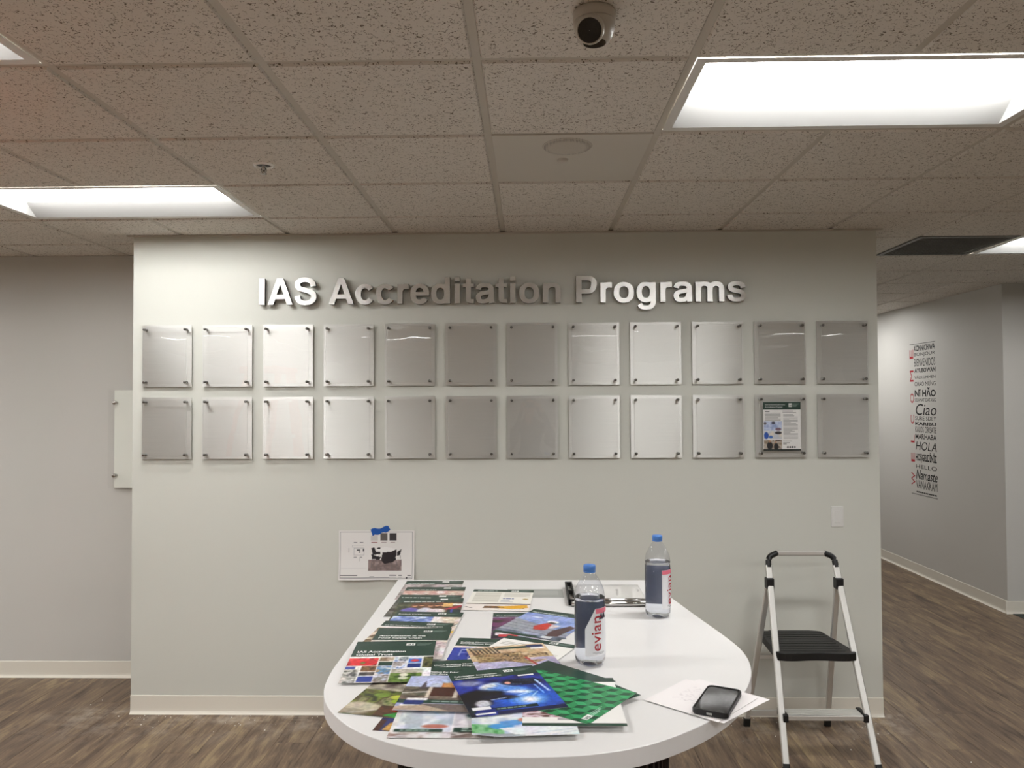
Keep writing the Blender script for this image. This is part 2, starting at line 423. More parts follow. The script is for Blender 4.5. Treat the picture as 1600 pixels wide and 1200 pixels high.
for c in range(c0, c1):
    for r in range(r0, r1):
        xx, yy = GX + (c+0.5)*G, GY - (r+0.5)*G
        if xx < RX0-0.2 or xx > RX1+0.2 or yy < RY0-0.2 or yy > RY1+0.2: continue
        if is_light(c, r) or (c, r) in (VENT, SPK): continue
        vis = False
        for dx in (-1, -0.5, 0, 0.5, 1):
            for dy in (-1, 0, 1):
                q = project((xx+dx*h, yy+dy*h, CZ))
                if q and -20 < q[0] < 1620 and -20 < q[1] < 520: vis = True
        if yy > 0.3 and WX0+0.3 < xx < WX1-0.3: vis = False
        if yy > YL+0.3 and xx < WX0: vis = False
        if yy > YR+0.3 and xx > XR+0.3: vis = False
        if vis:
            if tile_me is None:
                mb = MB().box(-h, -h, 0.0075, h, h, 0.022)
                e = h-0.005
                vs = [(-h,-h,0.0075),(h,-h,0.0075),(h,h,0.0075),(-h,h,0.0075),(-e,-e,0),(e,-e,0),(e,e,0),(-e,e,0)]
                mb = MB().add(vs, [(0,1,5,4),(1,2,6,5),(2,3,7,6),(3,0,4,7),(4,5,6,7)]).add(
                    [(-h,-h,0.0075),(h,-h,0.0075),(h,h,0.0075),(-h,h,0.0075),(-h,-h,0.02),(h,-h,0.02),(h,h,0.02),(-h,h,0.02)],
                    [(0,4,5,1),(1,5,6,2),(2,6,7,3),(3,7,4,0),(4,7,6,5)])
                o = mb.build('ceiling_tile', M_tile, ceiling); tile_me = o.data
            else:
                o = bpy.data.objects.new('ceiling_tile', tile_me); COL.objects.link(o); o.parent = ceiling
            o.location = (xx, yy, CZ)
        else:
            far.box(xx-h, yy-h, CZ, xx+h, yy+h, CZ+0.02)
fo = far.build('ceiling_tile_field', M_tile, ceiling); fo['kind'] = 'stuff'

# recessed 2x4 troffers: white housing, glowing lens at its top
LNAME = {(-4, 0): 'lit recessed troffer at the left, nearest the sign wall', (1, 2): 'large lit recessed troffer at the upper right, beside the security camera',
         (-4, 3): 'lit troffer whose corner shows at the top left edge', (5, -2): 'small distant lit troffer at the right edge, beside the dark vent grille'}
DEPTH = 0.105
def outside_label(lc, lr):
    line = {-9: 'far left', -4: 'left', 1: 'middle', 6: 'right', 4: 'hallway'}[lc]
    k = sorted(r for c, r in LIGHTS if c == lc).index(lr)
    place = ['nearest', 'second nearest', 'third nearest', 'fourth nearest', 'fifth nearest', 'sixth nearest'][k]
    return f'unseen lit troffer in the {line} line of lights, {place} to the sign wall'
for lc, lr in LIGHTS:
    x0, x1 = GX+lc*G+0.012, GX+(lc+2)*G-0.012
    y1, y0 = GY-lr*G-0.012, GY-(lr+1)*G+0.012
    loc = ((x0+x1)/2, (y0+y1)/2, CZ)
    t = thing('troffer_light', LNAME.get((lc, lr)) or outside_label(lc, lr), 'ceiling light', loc, 0, 'recessed ceiling troffers')
    hx, hy = (x1-x0)/2, (y1-y0)/2; ix, iy = hx-0.03, hy-0.03
    lo, hi = 0.004, DEPTH
    fr = MB()
    fr.add([(-hx,-hy,lo),(hx,-hy,lo),(hx,hy,lo),(-hx,hy,lo),(-ix,-iy,lo),(ix,-iy,lo),(ix,iy,lo),(-ix,iy,lo)],
           [(0,1,5,4),(1,2,6,5),(2,3,7,6),(3,0,4,7)])
    fr.build('trim_frame', M_white, t, recalc=False)
    # side reflectors slope up to a hanging, bowed lens
    jx, jy, jz = ix-0.022, iy*0.42, 0.078
    w = MB()
    w.add([(-ix,-iy,lo),(ix,-iy,lo),(ix,iy,lo),(-ix,iy,lo),(-jx,-jy,jz),(jx,-jy,jz),(jx,jy,jz),(-jx,jy,jz)],
          [(0,1,5,4),(1,2,6,5),(2,3,7,6),(3,0,4,7)])
    w.build('reflector', M_refl, t, recalc=False)
    ns = 10; lv = []
    for k in range(ns+1):
        yy = -jy + 2*jy*k/ns; zz = jz - 0.056*(1-(yy/jy)**2)
        lv += [(-jx, yy, zz), (jx, yy, zz)]
    lf = [(2*k, 2*k+2, 2*k+3, 2*k+1) for k in range(ns)]
    lf += [tuple(range(0, 2*ns+2, 2))[::-1], tuple(range(1, 2*ns+2, 2))]
    MB().add(lv, lf).build('lens', {(-4, 0): M_lens_soft, (-4, 3): M_lens_full, (-9, 0): M_lens_full}.get((lc, lr), M_lens), t, recalc=False)

# ------------------------------------------------------------------ ceiling fittings
sx0, sy1 = GX+SPK[0]*G, GY-SPK[1]*G
t = thing('speaker_panel', 'flat grey ceiling speaker panel with a round perforated grille', 'speaker', (sx0+G/2, sy1-G/2, CZ))
MB().box(-h, -h, 0.002, h, h, 0.012).build('panel', M_speaker, t, bevel=0.002)
gcx, gcy = 0.149-(sx0+G/2), -1.475-(sy1-G/2)
M_grille = mat('speaker_grille', (136, 130, 120), 0.5)
def _grille():
    m = M_grille; g = nd(m, 'ShaderNodeNewGeometry'); v = nd(m, 'ShaderNodeTexVoronoi'); v.inputs['Scale'].default_value = 190; v.inputs['Randomness'].default_value = 0.0
    lk(m, g.outputs['Position'], v.inputs['Vector'])
    r = ramp(m, [(0.25, lin((120, 116, 108))), (0.42, lin((196, 190, 180)))]); lk(m, v.outputs['Distance'], r.inputs[0]); lk(m, r.outputs[0], bsdf(m).inputs['Base Color'])
_grille()
MB().lathe([(0.001, -0.006), (0.06, -0.0055), (0.088, -0.003), (0.094, 0.002)], (gcx, gcy, 0), 40).build('grille', M_grille, t)
MB().lathe([(0.001, -0.010), (0.012, -0.009), (0.02, -0.004), (0.022, 0.002)], (gcx-0.01, gcy+0.16, 0), 20).build('sensor', M_speaker, t)

vx0, vy1 = GX+VENT[0]*G, GY-VENT[1]*G
t = thing('air_vent', 'dark grey eggcrate return air grille in the ceiling at right', 'vent', (vx0+G/2, vy1-G/2, CZ))
fr = MB()
for a in ((-h, -h, -h+0.03, h), (h-0.03, -h, h, h), (-h+0.03, -h, h-0.03, -h+0.03), (-h+0.03, h-0.03, h-0.03, h)):
    fr.box(a[0], a[1], 0.0, a[2], a[3], 0.012)
fr.build('frame', M_vent, t)
for i in range(1, 22):
    a = -h+0.03 + i*(2*h-0.06)/22
    MB().box(a-0.0012, -h+0.03, 0.001, a+0.0012, h-0.03, 0.014).build('slat', M_vent, t)
    MB().box(-h+0.03, a-0.0012, 0.0015, h-0.03, a+0.0012, 0.0145).build('slat', M_vent, t)
MB().box(-h+0.02, -h+0.02, 0.05, h-0.02, h-0.02, 0.055).build('backing', mat('duct_grey', (96, 96, 93), 0.7), t)

t = thing('sprinkler_head', 'chrome fire sprinkler head with white ring in a ceiling tile', 'sprinkler', (-1.063, -1.293, CZ))
MB().lathe([(0.026, 0.004), (0.028, -0.003), (0.034, -0.007), (0.040, -0.005), (0.0425, 0.001)], n=36).build('escutcheon', mat('white_enamel', (252, 252, 250), 0.15), t)
MB().lathe([(0.0005, -0.0012), (0.0275, -0.0012), (0.0275, 0.001)], n=24).build('recess', M_black, t)
b = MB().lathe([(0.009, 0.0), (0.009, -0.016), (0.006, -0.018), (0.006, -0.024)], n=14)
for sgn in (-1, 1): b.tube([(0.009*sgn, 0, -0.014), (0.011*sgn, 0, -0.024), (0.003*sgn, 0, -0.034)], 0.0022, 8)
b.build('head', M_chrome, t)
MB().lathe([(0.0005, -0.034), (0.013, -0.0345), (0.0135, -0.036), (0.0005, -0.0365)], n=20).build('deflector', M_chrome, t)

# turret security camera
t = thing('security_camera', 'white turret security camera hanging from the ceiling at the top', 'camera', (0.166, -2.49, CZ))
M_cam = mat('camera_shell', (190, 184, 174), 0.35)
MB().lathe([(0.001, 0.0), (0.050, 0.0), (0.0525, -0.004), (0.0525, -0.022), (0.050, -0.026)], n=40).build('mount', M_cam, t)
MB().lathe([(0.050, -0.0265), (0.0515, -0.03), (0.049, -0.048), (0.043, -0.064), (0.034, -0.076), (0.028, -0.078)], n=40).build('housing', M_cam, t)
Mx = Matrix.Translation((-0.008, -0.014, -0.046)) @ Matrix.Rotation(math.radians(-14), 4, 'Z') @ Matrix.Rotation(math.radians(-56), 4, 'X')
bl = MB().lathe([(0.001, 0.02), (0.020, 0.018), (0.032, 0.004), (0.036, -0.012), (0.034, -0.030), (0.031, -0.038), (0.0295, -0.0385), (0.028, -0.036)], n=40, M=Mx).build('ball', M_cam, t)
MB().lathe([(0.0293, -0.0372), (0.018, -0.0385), (0.0005, -0.039)], n=40, M=Mx).build('lens_window', M_blackgloss, bl)

# ------------------------------------------------------------------ sign letters
# bold grotesque capitals and lower case drawn in units of 1/1000 of the letter size
def catmull(pts, n=7):
    P = [np.array(p, float) for p in pts]; P = [2*P[0]-P[1]] + P + [2*P[-1]-P[-2]]; out = []
    for i in range(1, len(P)-2):
        for k in range(n):
            t = k/n
            out.append(0.5*((2*P[i]) + (-P[i-1]+P[i+1])*t + (2*P[i-1]-5*P[i]+4*P[i+1]-P[i+2])*t*t + (-P[i-1]+3*P[i]-3*P[i+1]+P[i+2])*t**3))
    out.append(P[-2]); return out
def stroke(pts, wv=146, wh=118, smooth=True):
    c = catmull(pts) if smooth else [np.array(p, float) for p in pts]
    L, R = [], []
    for i, p in enumerate(c):
        d = c[min(i+1, len(c)-1)] - c[max(i-1, 0)]; d = d/np.linalg.norm(d); n = np.array([-d[1], d[0]])
        w = math.hypot(wv*d[1], wh*d[0])/2
        L.append(p+n*w); R.append(p-n*w)
    return ('strip', L, R)
def ring(cx, cy, rx, ry, a0=0, a1=360, wv=146, wh=118, e=2.25, n=44):
    L, R = [], []
    def se(a, rx, ry):
        c, s_ = math.cos(a), math.sin(a)
        return np.array([cx+rx*math.copysign(abs(c)**(2/e), c), cy+ry*math.copysign(abs(s_)**(2/e), s_)])
    for i in range(n+1):
        a = math.radians(a0+(a1-a0)*i/n)
        L.append(se(a, rx-wv, ry-wh)); R.append(se(a, rx, ry))
    return ('strip', L, R)
def bx(x0, y0, x1, y1): return ('poly', [(x0, y0), (x1, y0), (x1, y1), (x0, y1)])
GL = {
 'I': (278, [bx(64, 0, 214, 718)]),
 'A': (722, [('poly', [(20, 0), (176, 0), (361, 552), (361, 718), (276, 718)]), ('poly', [(702, 0), (446, 718), (361, 718), (361, 552), (546, 0)]),
             ('poly', [(212, 150), (510, 150), (470, 268), (252, 268)])]),
 'S': (667, [stroke([(543, 492), (520, 590), (440, 655), (333, 675), (210, 658), (128, 600), (118, 515), (165, 445), (270, 405), (400, 370), (510, 318), (556, 225), (530, 120), (440, 60), (333, 43), (215, 62), (135, 125), (108, 235)], 150, 124)]),
 'c': (556, [ring(288, 266, 254, 280, 33, 327)]),
 'r': (389, [bx(63, 0, 203, 532), stroke([(133, 250), (142, 350), (180, 430), (250, 466), (373, 468)], 140, 146)]),
 'e': (556, [ring(281, 266, 254, 280, -6, 325), bx(100, 218, 533, 318)]),
 'd': (611, [ring(286, 266, 252, 280), bx(409, 0, 549, 718)]),
 'i': (278, [bx(69, 0, 209, 532), bx(69, 602, 209, 718)]),
 't': (333, [bx(91, 130, 231, 676), bx(10, 430, 311, 532), stroke([(161, 170), (168, 100), (205, 62), (309, 54)], 140, 112)]),
 'a': (556, [stroke([(98, 372), (118, 440), (180, 478), (270, 487), (370, 476), (432, 425), (445, 350), (445, 120), (462, 0)], 142, 116),
             stroke([(440, 318), (330, 290), (200, 268), (118, 222), (100, 150), (135, 74), (215, 46), (310, 62), (390, 112), (440, 210)], 138, 112)]),
 'o': (611, [ring(306, 266, 272, 280)]),
 'n': (611, [bx(65, 0, 205, 532), stroke([(140, 300), (165, 400), (235, 465), (330, 485), (425, 458), (472, 385), (477, 300), (477, 0)], 140, 122)]),
 'm': (889, [bx(61, 0, 201, 532), stroke([(135, 310), (160, 410), (225, 468), (310, 485), (395, 458), (440, 390), (445, 300), (445, 0)], 140, 122),
             stroke([(445, 310), (475, 410), (540, 468), (625, 485), (708, 458), (754, 390), (758, 300), (758, 0)], 140, 122)]),
 'P': (667, [bx(73, 0, 225, 718), stroke([(150, 657), (380, 657), (480, 635), (545, 570), (554, 477), (535, 390), (470, 318), (380, 298), (150, 298)], 150, 122)]),
 'g': (611, [ring(286, 268, 252, 276), stroke([(479, 532), (479, 300), (479, 30), (462, -70), (390, -135), (285, -152), (175, -132), (112, -60)], 140, 112)]),
 's': (556, [stroke([(446, 372), (420, 445), (350, 482), (265, 489), (170, 474), (108, 425), (112, 355), (175, 312), (280, 286), (390, 255), (448, 200), (440, 110), (370, 58), (270, 43), (170, 60), (108, 108), (88, 180)], 138, 112)]),
}
def letter_mesh(ch):
    sides, face = MB(), MB()
    for kpc, pc in enumerate(GL[ch][1]):
        dy = -0.012*kpc      # pieces sit a hair apart so that none shades another
        if pc[0] == 'poly':
            quads = [pc[1]]; outline = pc[1]
        else:
            L, R = pc[1], pc[2]
            quads = [(L[i], R[i], R[i+1], L[i+1]) for i in range(len(L)-1)]
            outline = list(L) + list(R)[::-1]
        for q in quads: face.add([(p[0], dy, p[1]) for p in q], [tuple(range(len(q)))])
        n = len(outline)
        sides.add([(p[0], 0, p[1]) for p in outline] + [(p[0], 1, p[1]) for p in outline], [(i, (i+1) % n, n+(i+1) % n, n+i) for i in range(n)])
    return sides, face
SIGN = 'IAS Accreditation Programs'
LS = 0.0002072; LX0 = -1.519 - 64*LS; LZ = 2.2995; LY = -0.034; LD = 0.022
ORD = ['first', 'second', 'third', 'fourth', 'fifth', 'sixth', 'seventh', 'eighth', 'ninth', 'tenth', 'eleventh', 'twelfth', 'thirteenth']
pen = 0; words = SIGN.split(' '); wi = 0; li = 0; cache = {}
for ch in SIGN:
    if ch == ' ':
        pen += 278; wi += 1; li = 0; continue
    loc = Vector((LX0+pen*LS, 0, LZ))
    if ch not in cache: cache[ch] = letter_mesh(ch)
    s_, f_ = cache[ch]
    body = MB(); body.v = [(p[0]*LS, LY+0.0004+p[1]*LD, p[2]*LS) for p in s_.v]; body.f = s_.f; body.m = s_.m; body.sm = s_.sm
    fc = MB(); fc.v = [(p[0]*LS, LY+p[1]*LD, p[2]*LS) for p in f_.v]; fc.f = f_.f; fc.m = f_.m; fc.sm = f_.sm
    o = body.build('sign_letter', M_dark_edge); o.location = loc
    kindw = 'capital letter' if ch.isupper() else 'letter'
    tag(o, f'brushed metal {kindw} {ch}, {ORD[li]} letter of {words[wi]} in the wall sign', 'letter', 'raised metal sign letters')
    # close the back so that the letter is a solid block, and two mounting studs to the wall
    bk = MB(); bk.v = [(p[0]*LS, LY+LD, p[2]*LS) for p in f_.v]; bk.f = f_.f; bk.m = f_.m; bk.sm = f_.sm
    bk.build('letter_back', M_dark_edge, o, recalc=False)
    ff = fc.build('letter_face', M_letterface, o, recalc=False)
    bmx = bmesh.new(); bmx.from_mesh(ff.data)
    for fz in bmx.faces:
        if fz.normal.y > 0: fz.normal_flip()
    bmx.to_mesh(ff.data); bmx.free()
    st = MB(); w_ = GL[ch][0]
    cxx = {'I': 139, 'A': 100, 'S': 330, 'c': 110, 'r': 133, 'e': 110, 'd': 479, 'i': 139, 't': 161, 'a': 445, 'o': 110, 'n': 135, 'm': 131, 'P': 149, 'g': 479, 's': 270}[ch]
    czz = {'A': 150, 'S': 380, 's': 275}.get(ch, 270)
    st.tube([(cxx*LS, LY+LD-0.001, czz*LS), (cxx*LS, -0.0005, czz*LS)], 0.004, 8)
    st.build('mounting_stud', M_alu, o)
    pen += GL[ch][0]; li += 1

# ------------------------------------------------------------------ acrylic frames in two rows
FW, FH = 0.284, 0.350; PY = -0.016; AW, AH = 0.251, 0.317
def make_frame():
    t = bpy.data.objects.new('acrylic_frame', None); COL.objects.link(t); t.empty_display_size = 0.05
    MB().box(-FW/2, PY, -FH/2, FW/2, PY+0.003, FH/2).build('back_panel', M_brushed, t)
    # sheet is very slightly bowed, so it is a small grid with two faces
    sh = MB(); n = 6
    for yy, flip in ((-0.044, False), (-0.041, True)):
        vs = [(-AW/2+AW*i/n, yy, -AH/2+AH*j/n) for j in range(n+1) for i in range(n+1)]
        fs = [(j*(n+1)+i, j*(n+1)+i+1, (j+1)*(n+1)+i+1, (j+1)*(n+1)+i) for j in range(n) for i in range(n)]
        sh.add(vs, [f[::-1] for f in fs] if flip else fs)
    e = [(-AW/2, -AH/2), (AW/2, -AH/2), (AW/2, AH/2), (-AW/2, AH/2)]
    sh.add([(a, -0.044, b) for a, b in e] + [(a, -0.041, b) for a, b in e], [(i, i+4, (i+1) % 4+4, (i+1) % 4) for i in range(4)], 1)
    sh.build('acrylic_sheet', [M_acrylic, M_acedge], t, recalc=False)
    for sx in (-1, 1):
        for sz in (-1, 1):
            px, pz = sx*(AW/2-0.0095), sz*(AH/2-0.0095)
            so = MB().lathe([(0.0005, -0.0002), (0.0065, -0.0002), (0.0065, -0.041)], (px, 0, pz), 14, axis='y').build('standoff', M_standoff, t)
            MB().lathe([(0.0068, -0.0442), (0.0075, -0.0446), (0.0075, -0.050), (0.0062, -0.0518), (0.0003, -0.0520)], (px, 0, pz), 16, axis='y').build('cap', M_standoff, so)
    return t
M_acedge = mat('acrylic_edge', (222, 226, 220), 0.15)
proto = make_frame()
ROWN = ['top', 'bottom']
for r in range(2):
    for c in range(12):
        o = proto if (r, c) == (0, 0) else copy_tree(proto)
        fx = (-2.0585 + 0.3465*c)*0.9966; fz = [2.0135, 1.6045][r]
        o.location = (fx, 0, fz)
        if (r, c) == (1, 10): lab = 'acrylic and brushed metal frame holding the printed flyer, bottom row'
        else: lab = f'empty acrylic and brushed metal frame, {ORD[c]} from the left in the {ROWN[r]} row'
        tag(o, lab, 'frame', 'acrylic display frames on the sign wall')
FLX, FLZ = (-2.0585 + 0.3465*10)*0.9966, 1.6045

# frosted panel on the set back wall, half hidden by the sign wall
t = thing('glass_sign_panel', 'tall milky blank panel on chrome standoffs, half hidden behind the sign wall', 'panel', (-2.45, YL, 1.52))
MB().box(-0.205, -0.024, -0.312, 0.19, -0.016, 0.312).build('panel', M_frost, t, bevel=0.001)
MB().box(-0.232, -0.046, -0.312, 0.19, -0.040, 0.312).build('acrylic_sheet', M_acrylic, t)
for sz in (-1, 1):
    for px in (-0.19, 0.165):
        so = MB().lathe([(0.0005, 0.0), (0.009, 0.0), (0.009, -0.040)], (px, 0, sz*0.232), 18, axis='y').build('standoff', M_chrome, t)
        MB().lathe([(0.011, -0.046), (0.0125, -0.047), (0.0125, -0.058), (0.010, -0.061), (0.0005, -0.0615)], (px, 0, sz*0.232), 20, axis='y').build('cap', M_chrome, so)

# light switch
t = thing('light_switch', 'white rocker light switch plate on the wall above the step stool', 'switch', (1.7125*0.999, 0, 1.099))
MB().box(-0.034, -0.006, -0.057, 0.034, 0, 0.057).build('wall_plate', M_white, t, bevel=0.003)
MB().box(-0.0165, -0.0085, -0.033, 0.0165, -0.0055, 0.033).build('rocker', M_white, t, bevel=0.0012)

# greetings lettering on the hallway wall
t = thing('wall_lettering', 'black and red column of welcome greetings lettered on the hallway wall', 'lettering', (XR, 3.37, 0.80))
def wall_word(s, zc0, zc1, m, w=0.405, off=0.0, x0=0.0, slant=0.0, name='word'):
    # zc in units of the column height, 0 at the top rule and 1 at the bottom rule
    ztop, zbot = 1.51*(1-zc0), 1.51*(1-zc1)
    vs, fs = text_fit(s, w, ztop-zbot, off)
    mb = MB().add([(-0.0008, 0.205-x0-p[0]-slant*p[1], zbot+p[1]) for p in vs], fs)
    return mb.build(name, m, t, recalc=False)
R_ = lambda a, b: ((a-140)/572, (b-140)/572)
for s, a, b, off, sl in [('KONNICHIWA', 146, 168, 0.025, 0), ('BONJOUR', 174, 190, 0.005, 0), ('BIENVENIDOS', 197, 226, 0, 0), ('AYUBOWAN', 233, 250, 0.025, 0.1),
    ('VÄLKOMMEN', 260, 273, 0.0, 0), ('CHÀO MỪNG', 279, 301, 0.0, 0), ('Nǐ HǍO', 307, 341, 0.03, 0), ('SELAMAT DATANG', 347, 360, 0, 0), ('Ciao', 368, 411, 0, 0.25),
    ('SURE SDEY', 415, 430, 0, 0), ('KARIBU', 437, 449, 0.04, 0), ('KALOS ORISATE', 454, 476, 0, 0), ('MARHABA', 482, 501, 0.015, 0), ('HOLA', 511, 543, 0, 0.3),
    ('HOŞGELDİNİZ', 548, 591, 0.03, 0), ('HELLO', 598, 613, 0, 0), ('Namaste', 618, 654, 0.012, 0.25), ('VANAKKAM', 657, 688, 0, 0)]:
    wall_word(s, *R_(a, b), M_ink, 0.405, off, 0, sl)
for zz in (1.51, 0.0): MB().box(-0.0008, -0.205, zz-0.003, 0.0, 0.30, zz+0.002).build('rule', M_ink, t)
rules = MB(); rr = random.Random(3)
yy = 0.20
while yy > -0.19:
    w_ = rr.uniform(0.015, 0.045); rules.box(-0.0008, yy-w_, 0.020, 0, yy, 0.032); yy -= w_+0.008
rules.build('small_print_line', M_ink, t)
for ch, a, b in [('E', 160, 195), ('M', 240, 283), ('O', 328, 365), ('C', 410, 445), ('L', 487, 517), ('E', 556, 590), ('W', 630, 680)]:
    z0, z1 = 1.51*(1-R_(a, b)[1]), 1.51*(1-R_(a, b)[0])
    vs, fs = text_fit(ch, z1-z0, 0.075, 0.0)
    MB().add([(-0.0008, 0.225+p[1], z0+p[0]) for p in vs], [f for f in fs]).build('red_letter', M_red, t, recalc=False)

# ------------------------------------------------------------------ bar height table
TZ = 1.0675
OUT = [(0.446, -1.410), (0.484, -1.65), (0.522, -1.887), (0.566, -2.15), (0.574, -2.28), (0.556, -2.40), (0.513, -2.52), (0.455, -2.622), (0.38, -2.715),
       (0.30, -2.787), (0.214, -2.843), (0.111, -2.878), (0.001, -2.890), (-0.109, -2.884), (-0.211, -2.861), (-0.29, -2.824), (-0.362, -2.770),
       (-0.42, -2.700), (-0.464, -2.62), (-0.49, -2.53), (-0.501, -2.42), (-0.502, -2.30), (-0.502, -2.0), (-0.502, -1.7), (-0.503, -1.408)]
curve = [tuple(p) for p in catmull(OUT[1:-1], 5)]
poly = [OUT[0]] + curve + [OUT[-1]]
table = thing('bar_table', 'white bar-height table with a rounded end on a dark fluted base', 'table', (0.03, -2.15, 0))
TO = (0.03, -2.15, 0)
def topslab(pl, z0, z1):
    n = len(pl); vs = [(x, y, z0) for x, y in pl] + [(x, y, z1) for x, y in pl]
    mb = MB(); mb.add(vs, [tuple(range(n))], 1); mb.add(vs, [(n+i, n+(i+1) % n, (i+1) % n, i) for i in range(n)], 1)
    mb.add(vs, [tuple(range(2*n-1, n-1, -1))], 0)
    return mb
tt = topslab(poly, TZ-0.038, TZ).build('tabletop', [M_tabletop, M_tableedge], table, origin=TO, bevel=0.0015)
# fluted oval drum base and foot plate
pts = []
for k in range(180):
    a = 2*math.pi*k/180; rr = 1.0 - (0.022 if k % 3 == 0 else 0.0)
    pts.append((0.005+0.300*rr*math.copysign(abs(math.cos(a))**0.18, math.cos(a)), -2.15+0.615*rr*math.copysign(abs(math.sin(a))**0.18, math.sin(a))))
MB().prism(pts, 'z', 0.012, TZ-0.038).build('base', M_darkwood, table, origin=TO)
MB().prism([(0.005+(x-0.005)*1.03, -2.15+(y+2.15)*1.04) for x, y in pts[::3]], 'z', -0.003, 0.014).build('plinth', M_black, table, origin=TO)
# flush power cover in the top
pc = MB().box(-0.080, -1.676, TZ, 0.118, -1.560, TZ+0.0012).build('power_cover', M_greytrim, table, origin=TO, bevel=0.0005)
MB().box(-0.055, -1.645, TZ+0.0012, 0.100, -1.585, TZ+0.0016).build('flap', mat('grey_flap', (162, 164, 160), 0.4), pc, origin=TO)

# ------------------------------------------------------------------ printed sheets
PWD, PHT = 0.2159, 0.2794
class Print:
    """ink colours over a sheet; u to the right, v downwards, both 0..1; colours 0..255"""
    def __init__(s, nx, ny, bg):
        s.nx, s.ny = nx, ny
        s.U, s.V = np.meshgrid(np.linspace(0, 1, nx+1), np.linspace(0, 1, ny+1))
        s.c = np.zeros((ny+1, nx+1, 3)); s.c[:] = bg
        s.r = np.random.RandomState(5)
    def put(s, m, c, a=1.0):
        m = m*a; s.c = s.c*(1-m[..., None]) + np.array(c)*m[..., None]; return s
    def rect(s, u0, v0, u1, v1, c, a=1.0): return s.put(((s.U >= u0) & (s.U <= u1) & (s.V >= v0) & (s.V <= v1)).astype(float), c, a)
    def ell(s, cu, cv, ru, rv, c, ang=0, a=1.0, soft=0.15):
        t = math.radians(ang); x = (s.U-cu)*math.cos(t)+(s.V-cv)*1.294*math.sin(t); y = -(s.U-cu)*math.sin(t)+(s.V-cv)*1.294*math.cos(t)
        d = np.sqrt((x/ru)**2+(y/(rv*1.294))**2); return s.put(np.clip((1+soft-d)/(2*soft), 0, 1), c, a)
    def line(s, u0, v0, u1, v1, w, c, a=1.0):
        d = np.array([u1-u0, (v1-v0)*1.294]); L = np.linalg.norm(d)+1e-9; d /= L
        x = (s.U-u0)*d[0]+(s.V-v0)*1.294*d[1]; y = -(s.U-u0)*d[1]+(s.V-v0)*1.294*d[0]
        return s.put(((x >= -w/2) & (x <= L+w/2) & (np.abs(y) <= w/2)).astype(float), c, a)
    def poly(s, pts, c, a=1.0):
        m = np.zeros_like(s.U, bool); n = len(pts)
        for i in range(n):
            (x0, y0), (x1, y1) = pts[i], pts[(i+1) % n]
            if y0 == y1: continue
            k = ((y0 > s.V) != (y1 > s.V)) & (s.U < (x1-x0)*(s.V-y0)/(y1-y0)+x0); m ^= k
        return s.put(m.astype(float), c, a)
    def noise(s, fu, fv, seed):
        r = np.random.RandomState(seed); g = r.rand(int(fv)+2, int(fu)+2)
        x, y = s.U*fu, s.V*fv; i, j = x.astype(int), y.astype(int); fx, fy = x-i, y-j
        fx, fy = fx*fx*(3-2*fx), fy*fy*(3-2*fy)
        return (g[j, i]*(1-fx)*(1-fy)+g[j, i+1]*fx*(1-fy)+g[j+1, i]*(1-fx)*fy+g[j+1, i+1]*fx*fy)
    def blotch(s, u0, v0, u1, v1, cols, fu, fv, seed):
        m = (s.U >= u0) & (s.U <= u1) & (s.V >= v0) & (s.V <= v1)
        n = 0.7*s.noise(fu, fv, seed)+0.3*s.noise(fu*2.7, fv*2.7, seed+1); n = np.clip((n-0.2)/0.6, 0, 0.999)*(len(cols)-1)
        i = n.astype(int); f = (n-i)[..., None]; C = np.array(cols, float); col = C[i]*(1-f)+C[np.minimum(i+1, len(cols)-1)]*f
        s.c[m] = col[m]; return s
    def grain(s, amount=0.15):
        c = s.c
        for _ in range(1):
            q = np.pad(c, ((1, 1), (1, 1), (0, 0)), 'edge')
            c = (q[:-2, 1:-1]+q[2:, 1:-1]+q[1:-1, :-2]+q[1:-1, 2:]+2*q[1:-1, 1:-1])/6
        n = 0.4*s.noise(20, 26, 77)+0.6*s.noise(46, 58, 78)-0.5
        m = np.stack([s.noise(9, 11, 79+k)-0.5 for k in range(3)], -1)
        s.c = np.clip(c*(1+amount*2*n[..., None]+0.07*m), 0, 255); return s
    def textlines(s, u0, v0, u1, v1, n, c, seed=1, a=0.5):
        r = np.random.RandomState(seed)
        for k in range(n):
            v = v0+(v1-v0)*(k+0.5)/n; w = (u1-u0)*(1.0 if r.rand() < 0.75 else r.uniform(0.4, 0.9))
            s.rect(u0, v-0.30*(v1-v0)/n, u0+w, v+0.25*(v1-v0)/n, c, a)
        return s
GREEN = (34, 62, 52); WHITE = (238, 238, 236)
def lin_arr(c):
    c = np.clip(c, 0, 255)/255.0
    return np.where(c <= 0.04045, c/12.92, ((c+0.055)/1.055)**2.4)
